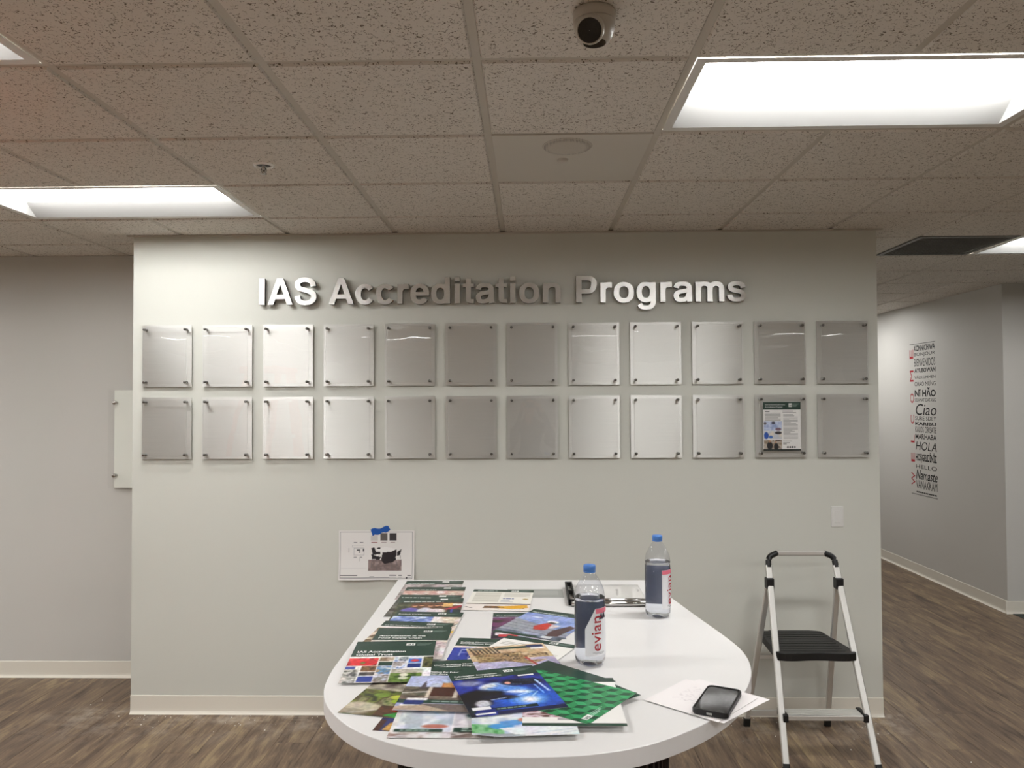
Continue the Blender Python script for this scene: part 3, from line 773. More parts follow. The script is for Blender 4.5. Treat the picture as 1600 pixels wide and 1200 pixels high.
def make_sheet(name, pr, w, hgt, zf, material, thick=0.0005):
    nx, ny = pr.nx, pr.ny; nv = (nx+1)*(ny+1)
    X = (pr.U-0.5)*w; Y = (0.5-pr.V)*hgt; Z = zf(pr.U, pr.V)
    top = np.stack([X, Y, Z+thick], -1).reshape(-1, 3); bot = np.stack([X, Y, Z], -1).reshape(-1, 3)
    idx = np.arange(nv).reshape(ny+1, nx+1)
    a = np.stack([idx[1:, :-1], idx[1:, 1:], idx[:-1, 1:], idx[:-1, :-1]], -1).reshape(-1, 4)
    loop = list(idx[0, :]) + list(idx[1:, -1]) + list(idx[-1, -2::-1]) + list(idx[-2:0:-1, 0])
    lp = np.array(loop); nl = len(lp); ln = np.roll(lp, -1)
    # underside only needs the rim (coarse grid keeps it cheap)
    su = max(1, nx//6); rim = np.stack([lp, ln, ln, lp], -1); 
    b0 = nv; rim[:, 2:] = 0
    bots = bot[lp]; ids = np.arange(nl)+nv
    rim[:, 2] = np.roll(ids, -1); rim[:, 3] = ids
    verts = np.concatenate([top, bots]); faces = [tuple(f) for f in a.tolist()] + [tuple(f) for f in rim.tolist()]
    if float(np.ptp(Z)) < 1e-9: faces.append(tuple(ids.tolist()))
    else:
        q0 = len(verts); verts = np.concatenate([verts, bot]); faces += [tuple(x+q0 for x in f[::-1]) for f in a.tolist()]
    me = bpy.data.meshes.new(name); me.from_pydata(verts.tolist(), [], faces)
    att = me.color_attributes.new('ink', 'FLOAT_COLOR', 'POINT')
    col = np.ones((len(verts), 4), np.float32); col[:nv, :3] = lin_arr(pr.c).reshape(-1, 3)
    col[nv:, :3] = lin_arr(np.array([225, 225, 222])); att.data.foreach_set('color', col.ravel())
    me.materials.append(material)
    ob = bpy.data.objects.new(name, me); COL.objects.link(ob)
    return ob
def sheet_text(parent, items, w, hgt, zf, lift=0.0009, name='lettering'):
    """items: (text, u, v_baseline, height m, material, bold, max width m)"""
    by = {}
    for s_, u, v, th, m, bold, mw in items:
        vs, fs = glyphs(s_, bold); k = th/0.72; vs = vs*k
        if mw and vs[:, 0].max() > mw: vs = vs*np.array([mw/vs[:, 0].max(), 1])
        x = (u-0.5)*w+vs[:, 0]; y = (0.5-v)*hgt+vs[:, 1]
        z = zf(x/w+0.5, 0.5-y/hgt)+lift
        by.setdefault(m.name, (m, MB()))[1].add(list(zip(x, y, z)), fs)
    for m, mb in by.values():
        mb.build(name, m, parent, recalc=False)
def flat(U, V): return U*0.0

def base_print(hv, bg=(200, 200, 200), nx=86, ny=112, logo=True, loc=(0.64, 0.055)):
    p = Print(nx, ny, bg); p.hv = hv; return p
def finish(p, hv, logo_v=None, grain=True):
    if grain: p.grain()
    p.rect(0, 0, 1, hv, GREEN)
    if logo_v:
        p.rect(0.63, logo_v, 0.745, logo_v+0.055, WHITE)
        for k in range(3): p.rect(0.765, logo_v+0.004+k*0.019, 0.95-0.03*k, logo_v+0.012+k*0.019, (150, 168, 160), 0.7)
    return p
def dashes(p, u0, v0, u1, hgt, c=(214, 222, 218), seed=0, a=0.85):
    r = np.random.RandomState(seed); u = u0
    while u < u1-0.02:
        w = r.uniform(0.02, 0.09); p.rect(u, v0, min(u+w, u1), v0+hgt, c, a); u += w+0.014
    return p
def pt_plain(seed, cols, hv=0.2):
    def f():
        p = base_print(hv); p.blotch(0, 0, 1, 1, cols, 5, 7, seed); finish(p, hv, 0.035); dashes(p, 0.05, hv-0.06, 0.52, 0.025, seed=seed); return p
    return f
def pt_people():
    p = base_print(0.2); p.blotch(0, 0, 1, 1, [(46, 52, 36), (92, 66, 48), (120, 74, 50), (60, 40, 34)], 9, 9, 4)
    p.blotch(0, 0.2, 0.22, 1, [(36, 44, 30), (64, 74, 50), (100, 100, 70)], 16, 20, 9)
    for u, v in ((0.28, 0.36), (0.38, 0.33), (0.52, 0.36), (0.62, 0.34), (0.70, 0.33)): p.ell(u, v, 0.04, 0.04, (206, 150, 112)); p.ell(u, v-0.03, 0.042, 0.022, (56, 34, 26))
    p.ell(0.24, 0.58, 0.15, 0.13, (104, 96, 178)); p.ell(0.46, 0.58, 0.12, 0.14, (214, 214, 228)); p.ell(0.63, 0.60, 0.14, 0.12, (226, 214, 214))
    p.rect(0.55, 0.70, 0.78, 0.86, (150, 104, 76)); p.poly([(0.74, 0.5), (1, 0.32), (1, 0.40), (0.80, 0.56)], (168, 40, 62)); p.rect(0.80, 0.52, 0.99, 0.80, (32, 52, 56)); p.rect(0.84, 0.50, 0.88, 0.80, (66, 70, 160))
    p.rect(0.80, 0.88, 1, 1, (216, 168, 60)); p.rect(0.83, 0.26, 1, 0.34, (234, 224, 218)); p.rect(0.70, 0.24, 0.85, 0.40, (220, 176, 110))
    finish(p, 0.2, 0.03); dashes(p, 0.08, 0.15, 0.70, 0.03, seed=4); return p
def pt_scrubs():
    p = base_print(0.2); p.blotch(0, 0, 1, 1, [(66, 90, 160), (120, 144, 206), (190, 206, 234), (226, 232, 244)], 7, 8, 21)
    p.blotch(0.6, 0.2, 1, 1, [(236, 230, 226), (214, 190, 172), (240, 238, 236)], 6, 6, 23); p.line(0.80, 0.75, 1.0, 0.45, 0.02, (60, 54, 50)); p.ell(0.70, 0.62, 0.05, 0.03, (58, 44, 40)); p.rect(0.9, 0.72, 1, 0.8, (226, 186, 70))
    p.line(0.1, 0.5, 0.5, 0.28, 0.015, (50, 66, 120)); finish(p, 0.2, 0.05); return p
def pt_food():
    p = base_print(0.42); p.blotch(0, 0, 1, 1, [(232, 226, 226), (198, 178, 180), (240, 238, 236), (214, 202, 204)], 4, 6, 31)
    p.line(0.1, 0.7, 1, 0.5, 0.05, (176, 152, 156)); p.rect(0, 0.42, 1, 0.445, (210, 206, 200)); finish(p, 0.42, 0.09); return p
def pt_iso():
    p = base_print(0.2); p.blotch(0, 0, 1, 1, [(46, 32, 26), (150, 128, 96), (84, 66, 40), (220, 206, 190)], 7, 12, 37); p.rect(0, 0.2, 1, 0.26, (228, 222, 220)); finish(p, 0.2, 0.045); return p
def pt_global():
    p = base_print(0.40, nx=110, ny=142); p.rect(0, 0.40, 1, 1, (236, 236, 234))
    def cell(u0, v0, u1, v1, cols, seed, f=8): p.blotch(u0, v0, u1, v1, cols, f*2, f*2, seed)
    cell(0.0, 0.44, 0.35, 0.62, [(150, 20, 30), (206, 40, 52), (232, 70, 74), (120, 24, 30)], 1, 6); p.ell(0.10, 0.52, 0.07, 0.06, (214, 44, 54)); p.ell(0.25, 0.53, 0.08, 0.06, (206, 36, 48)); p.ell(0.18, 0.555, 0.03, 0.03, (120, 130, 60))
    cell(0.365, 0.42, 0.53, 0.52, [(120, 96, 70), (206, 190, 170), (70, 60, 50)], 2); p.rect(0.365, 0.53, 0.53, 0.62, GREEN)
    cell(0.545, 0.42, 0.70, 0.53, [(110, 140, 190), (226, 230, 236), (70, 70, 90)], 3); cell(0.545, 0.54, 0.70, 0.70, [(44, 90, 170), (230, 232, 236), (120, 110, 100)], 4)
    p.rect(0.715, 0.46, 0.87, 0.57, (60, 112, 196)); p.ell(0.79, 0.51, 0.05, 0.03, (206, 70, 76)); p.rect(0.715, 0.58, 0.87, 0.68, (24, 48, 120)); cell(0.885, 0.42, 1, 0.68, [(60, 66, 40), (110, 110, 70), (30, 34, 26)], 6)
    p.rect(0.70, 0.40, 0.87, 0.45, (206, 210, 222)); p.rect(0.0, 0.64, 0.115, 0.70, (60, 76, 160)); p.rect(0.115, 0.64, 0.17, 0.70, (236, 236, 234))
    cell(0.0, 0.71, 0.17, 1.0, [(60, 66, 64), (150, 150, 144), (226, 226, 224), (70, 80, 70)], 8); cell(0.185, 0.63, 0.355, 0.76, [(96, 70, 46), (140, 106, 70), (60, 44, 36)], 9)
    cell(0.185, 0.77, 0.355, 0.85, [(50, 46, 52), (90, 84, 80)], 10); p.rect(0.185, 0.86, 0.355, 0.99, (44, 66, 150)); cell(0.37, 0.63, 0.53, 0.82, [(190, 140, 80), (80, 130, 180), (220, 216, 210)], 11)
    cell(0.37, 0.83, 0.53, 1, [(196, 200, 216), (120, 110, 100), (226, 226, 232)], 12); cell(0.545, 0.71, 0.90, 0.80, [(206, 204, 190), (160, 156, 140)], 13); cell(0.545, 0.80, 0.90, 1, [(70, 100, 40), (110, 140, 64), (50, 74, 34)], 14)
    p.ell(0.70, 0.84, 0.05, 0.04, (216, 216, 196)); p.ell(0.70, 0.91, 0.055, 0.03, (200, 200, 180))
    finish(p, 0.40, 0.07); return p
def pt_letterpage():
    p = base_print(0.12, WHITE); p.textlines(0.06, 0.16, 0.48, 0.62, 12, (150, 146, 136), 2, 0.55); p.textlines(0.54, 0.16, 0.96, 0.36, 6, (150, 146, 136), 3, 0.5); p.c[:] = p.c*np.array([0.985, 0.975, 0.945])
    dashes(p, 0.54, 0.42, 0.74, 0.05, (70, 84, 150), 5); p.ell(0.90, 0.46, 0.045, 0.03, (176, 150, 74)); p.textlines(0.52, 0.52, 0.72, 0.62, 3, (110, 116, 150), 4, 0.5)
    p.rect(0, 0.68, 1, 0.715, (92, 72, 66)); p.rect(0, 0.715, 1, 1, (232, 224, 218)); p.blotch(0.3, 0.80, 0.92, 0.90, [(96, 66, 40), (150, 104, 46), (70, 52, 40)], 20, 24, 6)
    p.poly([(0.50, 0.82), (0.95, 0.73), (0.98, 0.86), (0.75, 0.92), (0.55, 0.90)], (226, 170, 40)); p.line(0.30, 0.88, 0.60, 0.86, 0.03, (86, 60, 44)); p.line(0.02, 0.84, 0.12, 0.90, 0.02, (60, 50, 46))
    finish(p, 0.12, 0.035, False); dashes(p, 0.07, 0.05, 0.40, 0.03, seed=8); return p
def pt_fire():
    p = base_print(0.2); p.blotch(0, 0, 1, 1, [(40, 36, 60), (96, 50, 96), (190, 190, 206), (60, 66, 90)], 5, 8, 41); p.blotch(0, 0.2, 0.3, 0.55, [(70, 30, 60), (120, 60, 110), (50, 40, 40)], 9, 9, 42)
    p.ell(0.25, 0.62, 0.16, 0.06, (224, 228, 238)); p.rect(0.02, 0.72, 0.30, 0.95, (34, 34, 44)); p.rect(0.05, 0.76, 0.32, 0.86, (222, 216, 220)); p.rect(0.10, 0.83, 0.36, 0.91, (196, 56, 64)); p.line(0.3, 0.6, 0.9, 0.75, 0.03, (40, 56, 110))
    p.ell(0.65, 0.88, 0.25, 0.06, (214, 216, 224)); finish(p, 0.17); return p
def pt_roof():
    p = base_print(0.16); p.c[:] = (126, 148, 206); p.blotch(0, 0.16, 1, 0.55, [(118, 140, 200), (150, 168, 218), (134, 156, 210)], 4, 5, 51); p.ell(0.25, 0.30, 0.09, 0.02, (214, 220, 240))
    p.poly([(0, 0.42), (1, 0.72), (1, 1), (0, 1)], (150, 156, 168)); p.blotch(0, 0.86, 1, 1, [(60, 70, 84), (110, 120, 140), (170, 178, 200)], 9, 9, 52)
    for k in range(6): p.line(0, 0.50+0.09*k, 1, 0.62+0.09*k, 0.012, (96, 104, 120))
    p.ell(0.56, 0.40, 0.085, 0.05, (240, 240, 240)); p.ell(0.57, 0.44, 0.06, 0.03, (70, 60, 54)); p.poly([(0.40, 0.62), (0.50, 0.46), (0.66, 0.50), (0.62, 0.72), (0.46, 0.74)], (196, 62, 52)); p.poly([(0.60, 0.50), (0.74, 0.50), (0.70, 0.62), (0.62, 0.64)], (206, 196, 196))
    p.poly([(0.72, 0.70), (0.86, 0.46), (0.96, 0.50), (0.90, 0.86), (0.74, 0.90)], (78, 54, 56)); p.rect(0, 0.93, 0.66, 1, GREEN); p.rect(0.7, 0.9, 0.86, 0.97, (206, 210, 220)); finish(p, 0.16); dashes(p, 0.05, 0.10, 0.62, 0.03, seed=51); return p
def pt_blueprint():
    p = base_print(0.26); p.rect(0, 0.26, 1, 0.32, (222, 214, 206)); p.rect(0, 0.32, 1, 0.70, (44, 62, 160)); p.blotch(0, 0.70, 1, 1, [(206, 150, 100), (150, 96, 60), (226, 190, 150)], 5, 5, 61)
    for a in [(0.12, 0.38, 0.30, 0.38), (0.12, 0.38, 0.12, 0.56), (0.12, 0.47, 0.24, 0.47), (0.24, 0.47, 0.24, 0.62), (0.40, 0.40, 0.60, 0.40), (0.45, 0.40, 0.45, 0.60), (0.32, 0.60, 0.52, 0.60), (0.60, 0.36, 0.60, 0.60), (0.68, 0.42, 0.9, 0.42), (0.7, 0.42, 0.7, 0.62)]: p.line(*a, 0.014, (206, 212, 240))
    finish(p, 0.26); return p
def pt_textpage():
    p = base_print(0.10, (236, 235, 230)); p.textlines(0.06, 0.18, 0.5, 0.30, 3, (160, 158, 150), 2, 0.6); p.textlines(0.06, 0.36, 0.94, 0.9, 14, (170, 168, 162), 3, 0.45); finish(p, 0.11, 0.025, False); return p
def pt_timber():
    p = base_print(0.2); p.c[:] = (206, 182, 146); p.blotch(0, 0.72, 1, 1, [(214, 190, 154), (190, 160, 122), (222, 204, 170)], 6, 6, 71); p.blotch(0, 0.18, 1, 0.60, [(196, 190, 214), (168, 164, 200), (220, 212, 222)], 4, 5, 72)
    for k in range(8): p.line(0.12+0.03*k, 0.52-0.012*k, 0.90, 0.60+0.016*k, 0.018, (96, 70, 46) if k % 2 else (226, 200, 150))
    p.poly([(0.35, 0.56), (0.90, 0.60), (0.96, 0.84), (0.70, 0.72), (0.30, 0.68)], (120, 90, 60)); p.blotch(0.35, 0.56, 0.94, 0.80, [(50, 38, 30), (206, 176, 126), (96, 70, 46), (222, 196, 150), (40, 30, 26)], 26, 20, 73)
    for k in range(7): p.line(0.62+0.05*k, 0.80, 0.66+0.05*k, 0.98, 0.024, (44, 34, 28))
    p.blotch(0.05, 0.62, 0.30, 0.72, [(60, 44, 34), (200, 176, 140), (80, 60, 44)], 18, 18, 74); p.line(0.22, 0.20, 0.34, 0.62, 0.03, (182, 66, 66)); p.rect(0.10, 0.90, 0.62, 0.955, GREEN); p.rect(0.03, 0.84, 0.20, 0.90, (228, 228, 226)); p.rect(0.03, 0.90, 0.24, 0.97, (36, 50, 96)); p.rect(0.80, 0.93, 0.92, 0.99, (120, 116, 110))
    finish(p, 0.18); return p
def pt_metal():
    p = base_print(0.30); p.c[:] = GREEN; finish(p, 0.4, None, False); p.rect(0.66, 0.30, 0.80, 0.345, WHITE); return p
def pt_container():
    p = base_print(0.2, nx=100, ny=130); p.blotch(0, 0, 1, 1, [(168, 180, 220), (188, 196, 226), (150, 162, 206)], 3, 4, 81); p.blotch(0, 0.50, 0.34, 0.70, [(70, 74, 60), (120, 112, 96), (52, 50, 44)], 10, 14, 82)
    p.poly([(0.16, 0.54), (0.20, 0.36), (0.24, 0.54)], (70, 62, 70)); p.line(0.0, 0.64, 0.26, 0.60, 0.02, (200, 196, 200)); p.rect(0.30, 0.70, 1, 0.80, (96, 76, 66)); p.blotch(0.0, 0.70, 1.0, 0.82, [(96, 84, 76), (130, 116, 104), (72, 62, 58)], 8, 20, 83)
    p.poly([(0.40, 0.40), (0.80, 0.34), (0.96, 0.40), (0.96, 0.54), (0.40, 0.54)], (190, 120, 66)); p.rect(0.58, 0.36, 0.76, 0.46, (150, 62, 44)); p.rect(0.42, 0.40, 0.56, 0.50, (206, 150, 90))
    p.rect(0.30, 0.50, 0.57, 0.70, (70, 38, 30)); p.rect(0.60, 0.48, 0.95, 0.70, (96, 54, 36)); p.rect(0.56, 0.46, 0.60, 0.73, (216, 206, 190)); p.rect(0.27, 0.50, 0.30, 0.73, (212, 202, 186))
    for k in range(8): p.rect(0.70+0.033*k, 0.50, 0.716+0.033*k, 0.68, (216, 160, 84))
    p.rect(0.0, 0.775, 0.82, 0.85, GREEN); dashes(p, 0.36, 0.80, 0.72, 0.02, (150, 170, 160), 8); p.rect(0.09, 0.74, 0.30, 0.79, (232, 232, 234)); p.rect(0.08, 0.79, 0.27, 0.88, (34, 52, 118)); p.rect(0.05, 0.88, 0.26, 0.92, (236, 234, 230)); p.rect(0.27, 0.86, 1, 1, (110, 98, 94)); p.poly([(0, 0.92), (0.28, 0.88), (0.6, 1), (0, 1)], (178, 160, 142))
    finish(p, 0.22); return p
def pt_weld():
    p = base_print(0.2, nx=110, ny=142); p.blotch(0, 0, 1, 1, [(16, 20, 74), (24, 32, 116), (36, 54, 160), (20, 24, 86)], 5, 6, 91)
    p.ell(0.18, 0.30, 0.14, 0.06, (150, 156, 186), 10, 0.8, 0.4)
    p.ell(0.66, 0.74, 0.34, 0.20, (36, 110, 226), soft=0.8)
    p.ell(0.20, 0.60, 0.28, 0.13, (14, 12, 22), -18); p.ell(0.10, 0.74, 0.20, 0.10, (14, 12, 22)); p.ell(0.40, 0.66, 0.20, 0.05, (18, 20, 44), 12)
    p.ell(0.42, 0.42, 0.17, 0.085, (126, 160, 222), -12, soft=0.3); p.ell(0.36, 0.40, 0.11, 0.05, (214, 218, 228), -25, soft=0.3); p.ell(0.56, 0.50, 0.20, 0.055, (96, 150, 230), 16, soft=0.3); p.ell(0.64, 0.58, 0.14, 0.04, (206, 226, 250), 12, soft=0.4)
    p.line(0.34, 0.44, 0.52, 0.54, 0.018, (60, 96, 180)); p.line(0.44, 0.38, 0.60, 0.50, 0.014, (60, 110, 206)); p.line(0.52, 0.56, 0.72, 0.60, 0.02, (236, 244, 252))
    p.ell(0.74, 0.37, 0.23, 0.075, (14, 18, 40), 4); p.ell(0.58, 0.37, 0.035, 0.03, (220, 166, 146)); p.line(0.66, 0.32, 0.86, 0.36, 0.012, (70, 100, 150)); p.line(0.60, 0.40, 0.72, 0.42, 0.012, (90, 120, 170))
    p.ell(0.68, 0.76, 0.13, 0.08, (170, 214, 250), soft=0.8); p.ell(0.69, 0.77, 0.07, 0.05, (252, 253, 255), soft=0.7); p.line(0.60, 0.66, 0.74, 0.62, 0.016, (190, 222, 250)); p.line(0.74, 0.70, 0.82, 0.62, 0.012, (200, 230, 252)); p.line(0.90, 0.36, 0.95, 0.62, 0.03, (170, 196, 240)); p.line(0.85, 0.46, 0.88, 0.66, 0.02, (120, 170, 236)); p.line(0.30, 0.70, 0.46, 0.68, 0.02, (150, 170, 206))
    p.ell(0.19, 0.76, 0.08, 0.07, (196, 198, 210), 20, soft=0.25); p.rect(0, 0.70, 0.05, 1.0, (16, 22, 40)); p.rect(0.28, 0.935, 1, 1, (26, 30, 70))
    finish(p, 0.2, 0.055)
    p.rect(0.02, 0.86, 0.72, 0.92, (20, 40, 40)); dashes(p, 0.30, 0.88, 0.60, 0.02, (140, 165, 155), 9); p.rect(0.05, 0.82, 0.24, 0.875, (232, 232, 236)); p.rect(0.08, 0.875, 0.28, 0.94, (34, 44, 120)); p.rect(0.06, 0.94, 0.26, 0.97, (230, 230, 234)); p.rect(0.75, 0.205, 0.93, 0.235, WHITE); return p
def pt_veg():
    p = base_print(0.2, nx=90, ny=116); p.blotch(0, 0, 1, 1, [(40, 44, 26), (110, 128, 44), (70, 60, 40), (150, 150, 110), (60, 80, 34)], 9, 10, 101)
    p.blotch(0, 0.30, 1, 0.48, [(206, 200, 186), (130, 124, 112), (90, 80, 74)], 8, 16, 102)
    for u, v, c in ((0.45, 0.60, (184, 196, 60)), (0.62, 0.55, (168, 186, 50)), (0.5, 0.68, (150, 176, 40)), (0.25, 0.58, (110, 140, 50)), (0.80, 0.62, (90, 130, 40))): p.ell(u, v, 0.09, 0.05, c)
    p.ell(0.16, 0.84, 0.22, 0.09, (186, 178, 156)); p.ell(0.10, 0.94, 0.20, 0.05, (150, 142, 124)); p.line(0.10, 0.98, 0.42, 0.84, 0.012, (226, 222, 214)); p.blotch(0.36, 0.78, 1, 1, [(40, 34, 26), (96, 60, 40), (26, 26, 24)], 9, 18, 103); p.ell(0.62, 0.84, 0.12, 0.06, (186, 66, 40)); p.poly([(0.46, 0.97), (0.60, 0.88), (0.70, 0.94), (0.66, 1)], (54, 150, 64)); p.line(0.80, 0.90, 0.9, 0.98, 0.02, (236, 230, 80)); p.line(0.74, 0.95, 0.80, 0.90, 0.02, (236, 230, 80))
    return p.grain()
def pt_dark():
    p = base_print(0.2); p.blotch(0, 0, 1, 1, [(28, 30, 60), (50, 60, 120), (30, 24, 24)], 5, 6, 111); p.poly([(0.08, 0.99), (0.12, 0.84), (0.32, 0.84), (0.30, 0.97)], (206, 160, 84)); p.rect(0.0, 0.8, 0.06, 1, (70, 40, 30)); p.rect(0.32, 0.80, 0.8, 0.97, (34, 40, 110)); return p.grain()
def pt_office():
    p = base_print(0.2, nx=90, ny=116); p.blotch(0, 0, 1, 1, [(206, 206, 208), (226, 228, 230), (186, 186, 190)], 5, 8, 121); p.blotch(0.05, 0.40, 0.58, 0.90, [(196, 206, 218), (228, 234, 240), (170, 182, 198)], 7, 7, 122)
    p.poly([(0.10, 0.62), (0.24, 0.44), (0.30, 0.80), (0.14, 0.86)], (176, 186, 200)); p.ell(0.36, 0.46, 0.08, 0.05, (206, 158, 136)); p.line(0.34, 0.50, 0.42, 0.58, 0.012, (150, 190, 230)); p.ell(0.42, 0.80, 0.13, 0.035, (176, 110, 96)); p.rect(0.58, 0.36, 0.60, 1, (240, 238, 236)); p.blotch(0.60, 0.36, 1, 0.78, [(188, 186, 194), (216, 214, 218), (160, 158, 166)], 8, 6, 123)
    p.ell(0.86, 0.60, 0.15, 0.06, (38, 66, 72)); p.line(0.86, 0.46, 0.86, 0.58, 0.022, (20, 22, 24)); p.ell(0.80, 0.72, 0.16, 0.06, (226, 226, 228)); p.rect(0.04, 0.845, 0.50, 0.90, GREEN); dashes(p, 0.10, 0.862, 0.40, 0.02, (150, 170, 160), 12)
    p.rect(0.61, 0.82, 1, 0.90, GREEN); dashes(p, 0.68, 0.835, 0.98, 0.018, (190, 206, 198), 13); dashes(p, 0.68, 0.866, 0.98, 0.018, (190, 206, 198), 14); p.blotch(0, 0.90, 0.6, 1, [(120, 92, 80), (206, 204, 206), (226, 226, 230)], 7, 20, 124); p.blotch(0.6, 0.90, 1, 1, [(60, 44, 40), (200, 196, 194), (90, 70, 64)], 7, 20, 125); return p.grain(0.06)
def pt_lab():
    p = base_print(0.2, nx=100, ny=130); p.blotch(0, 0, 1, 1, [(200, 212, 224), (226, 232, 238), (170, 190, 214)], 6, 8, 131); p.blotch(0, 0.80, 0.30, 0.97, [(60, 140, 76), (110, 180, 120), (150, 200, 160)], 22, 22, 132); p.poly([(0.0, 1), (0.14, 0.96), (0.5, 0.96), (0.5, 1)], (150, 160, 168))
    p.ell(0.28, 0.83, 0.12, 0.05, (70, 146, 210)); p.poly([(0.26, 0.74), (0.56, 0.70), (0.56, 0.80), (0.30, 0.82)], (90, 150, 214)); p.ell(0.50, 0.72, 0.05, 0.03, (206, 130, 110)); p.poly([(0.25, 0.86), (0.50, 0.84), (1, 0.88), (1, 0.98), (0.6, 1.0), (0.40, 0.97)], (228, 232, 238)); p.line(0.55, 0.96, 0.98, 0.90, 0.012, (180, 194, 214)); p.line(0.75, 0.99, 0.98, 0.94, 0.012, (186, 198, 216)); return p.grain(0.06)
def pt_whitepage():
    p = base_print(0.1, (236, 235, 232)); p.blotch(0.0, 0.55, 0.40, 0.84, [(120, 60, 50), (190, 150, 170), (226, 214, 220), (90, 50, 46)], 9, 14, 141); p.textlines(0.34, 0.84, 0.62, 0.92, 1, (120, 110, 120), 3, 0.6); p.rect(0, 0.955, 1, 1, (38, 68, 54)); finish(p, 0.1, None, False); return p
def pt_cubes():
    p = Print(150, 194, (30, 110, 66)); R = 0.021
    # tumbling blocks: nearest hexagon centre, then one of three 120 degree sectors
    x = p.U*PWD; y = -p.V*PHT; a = math.radians(-25)
    x, y = x*math.cos(a)-y*math.sin(a), x*math.sin(a)+y*math.cos(a)
    dx, dy = R*math.sqrt(3), R*1.5
    best = None
    for odd in (0, 1):
        j = np.round((y/dy-odd)/2)*2+odd; i = np.round(x/dx-0.5*odd)+0.5*odd
        ox, oy = x-i*dx, y-j*dy; d = ox*ox+oy*oy
        best = (d, ox, oy, i, j) if best is None else tuple(np.where(d < best[0], n_, b_) for n_, b_ in zip((d, ox, oy, i, j), best))
    ang = np.degrees(np.arctan2(best[2], best[1]))
    sec = np.floor(np.mod(ang+90, 360)/120).astype(int)
    tone = np.random.RandomState(3).rand(60, 60)*22-11
    t = tone[np.mod(best[4].astype(int), 60), np.mod(np.floor(best[3]).astype(int), 60)]
    cc = np.array([(52, 158, 98), (38, 132, 78), (20, 74, 48)], float)[np.clip(sec, 0, 2)]
    p.c = cc + t[..., None]*np.array([0.6, 1, 0.7])
    p.rect(0.08, 0.90, 0.20, 0.95, WHITE)
    for q in range(3): p.rect(0.215, 0.905+q*0.016, 0.46-0.05*q, 0.912+q*0.016, (190, 220, 204), 0.8)
    return p
def pt_darkgreen(): 
    p = base_print(0.2); p.c[:] = (36, 66, 54); p.rect(0.74, 0.05, 0.86, 0.085, WHITE); return p

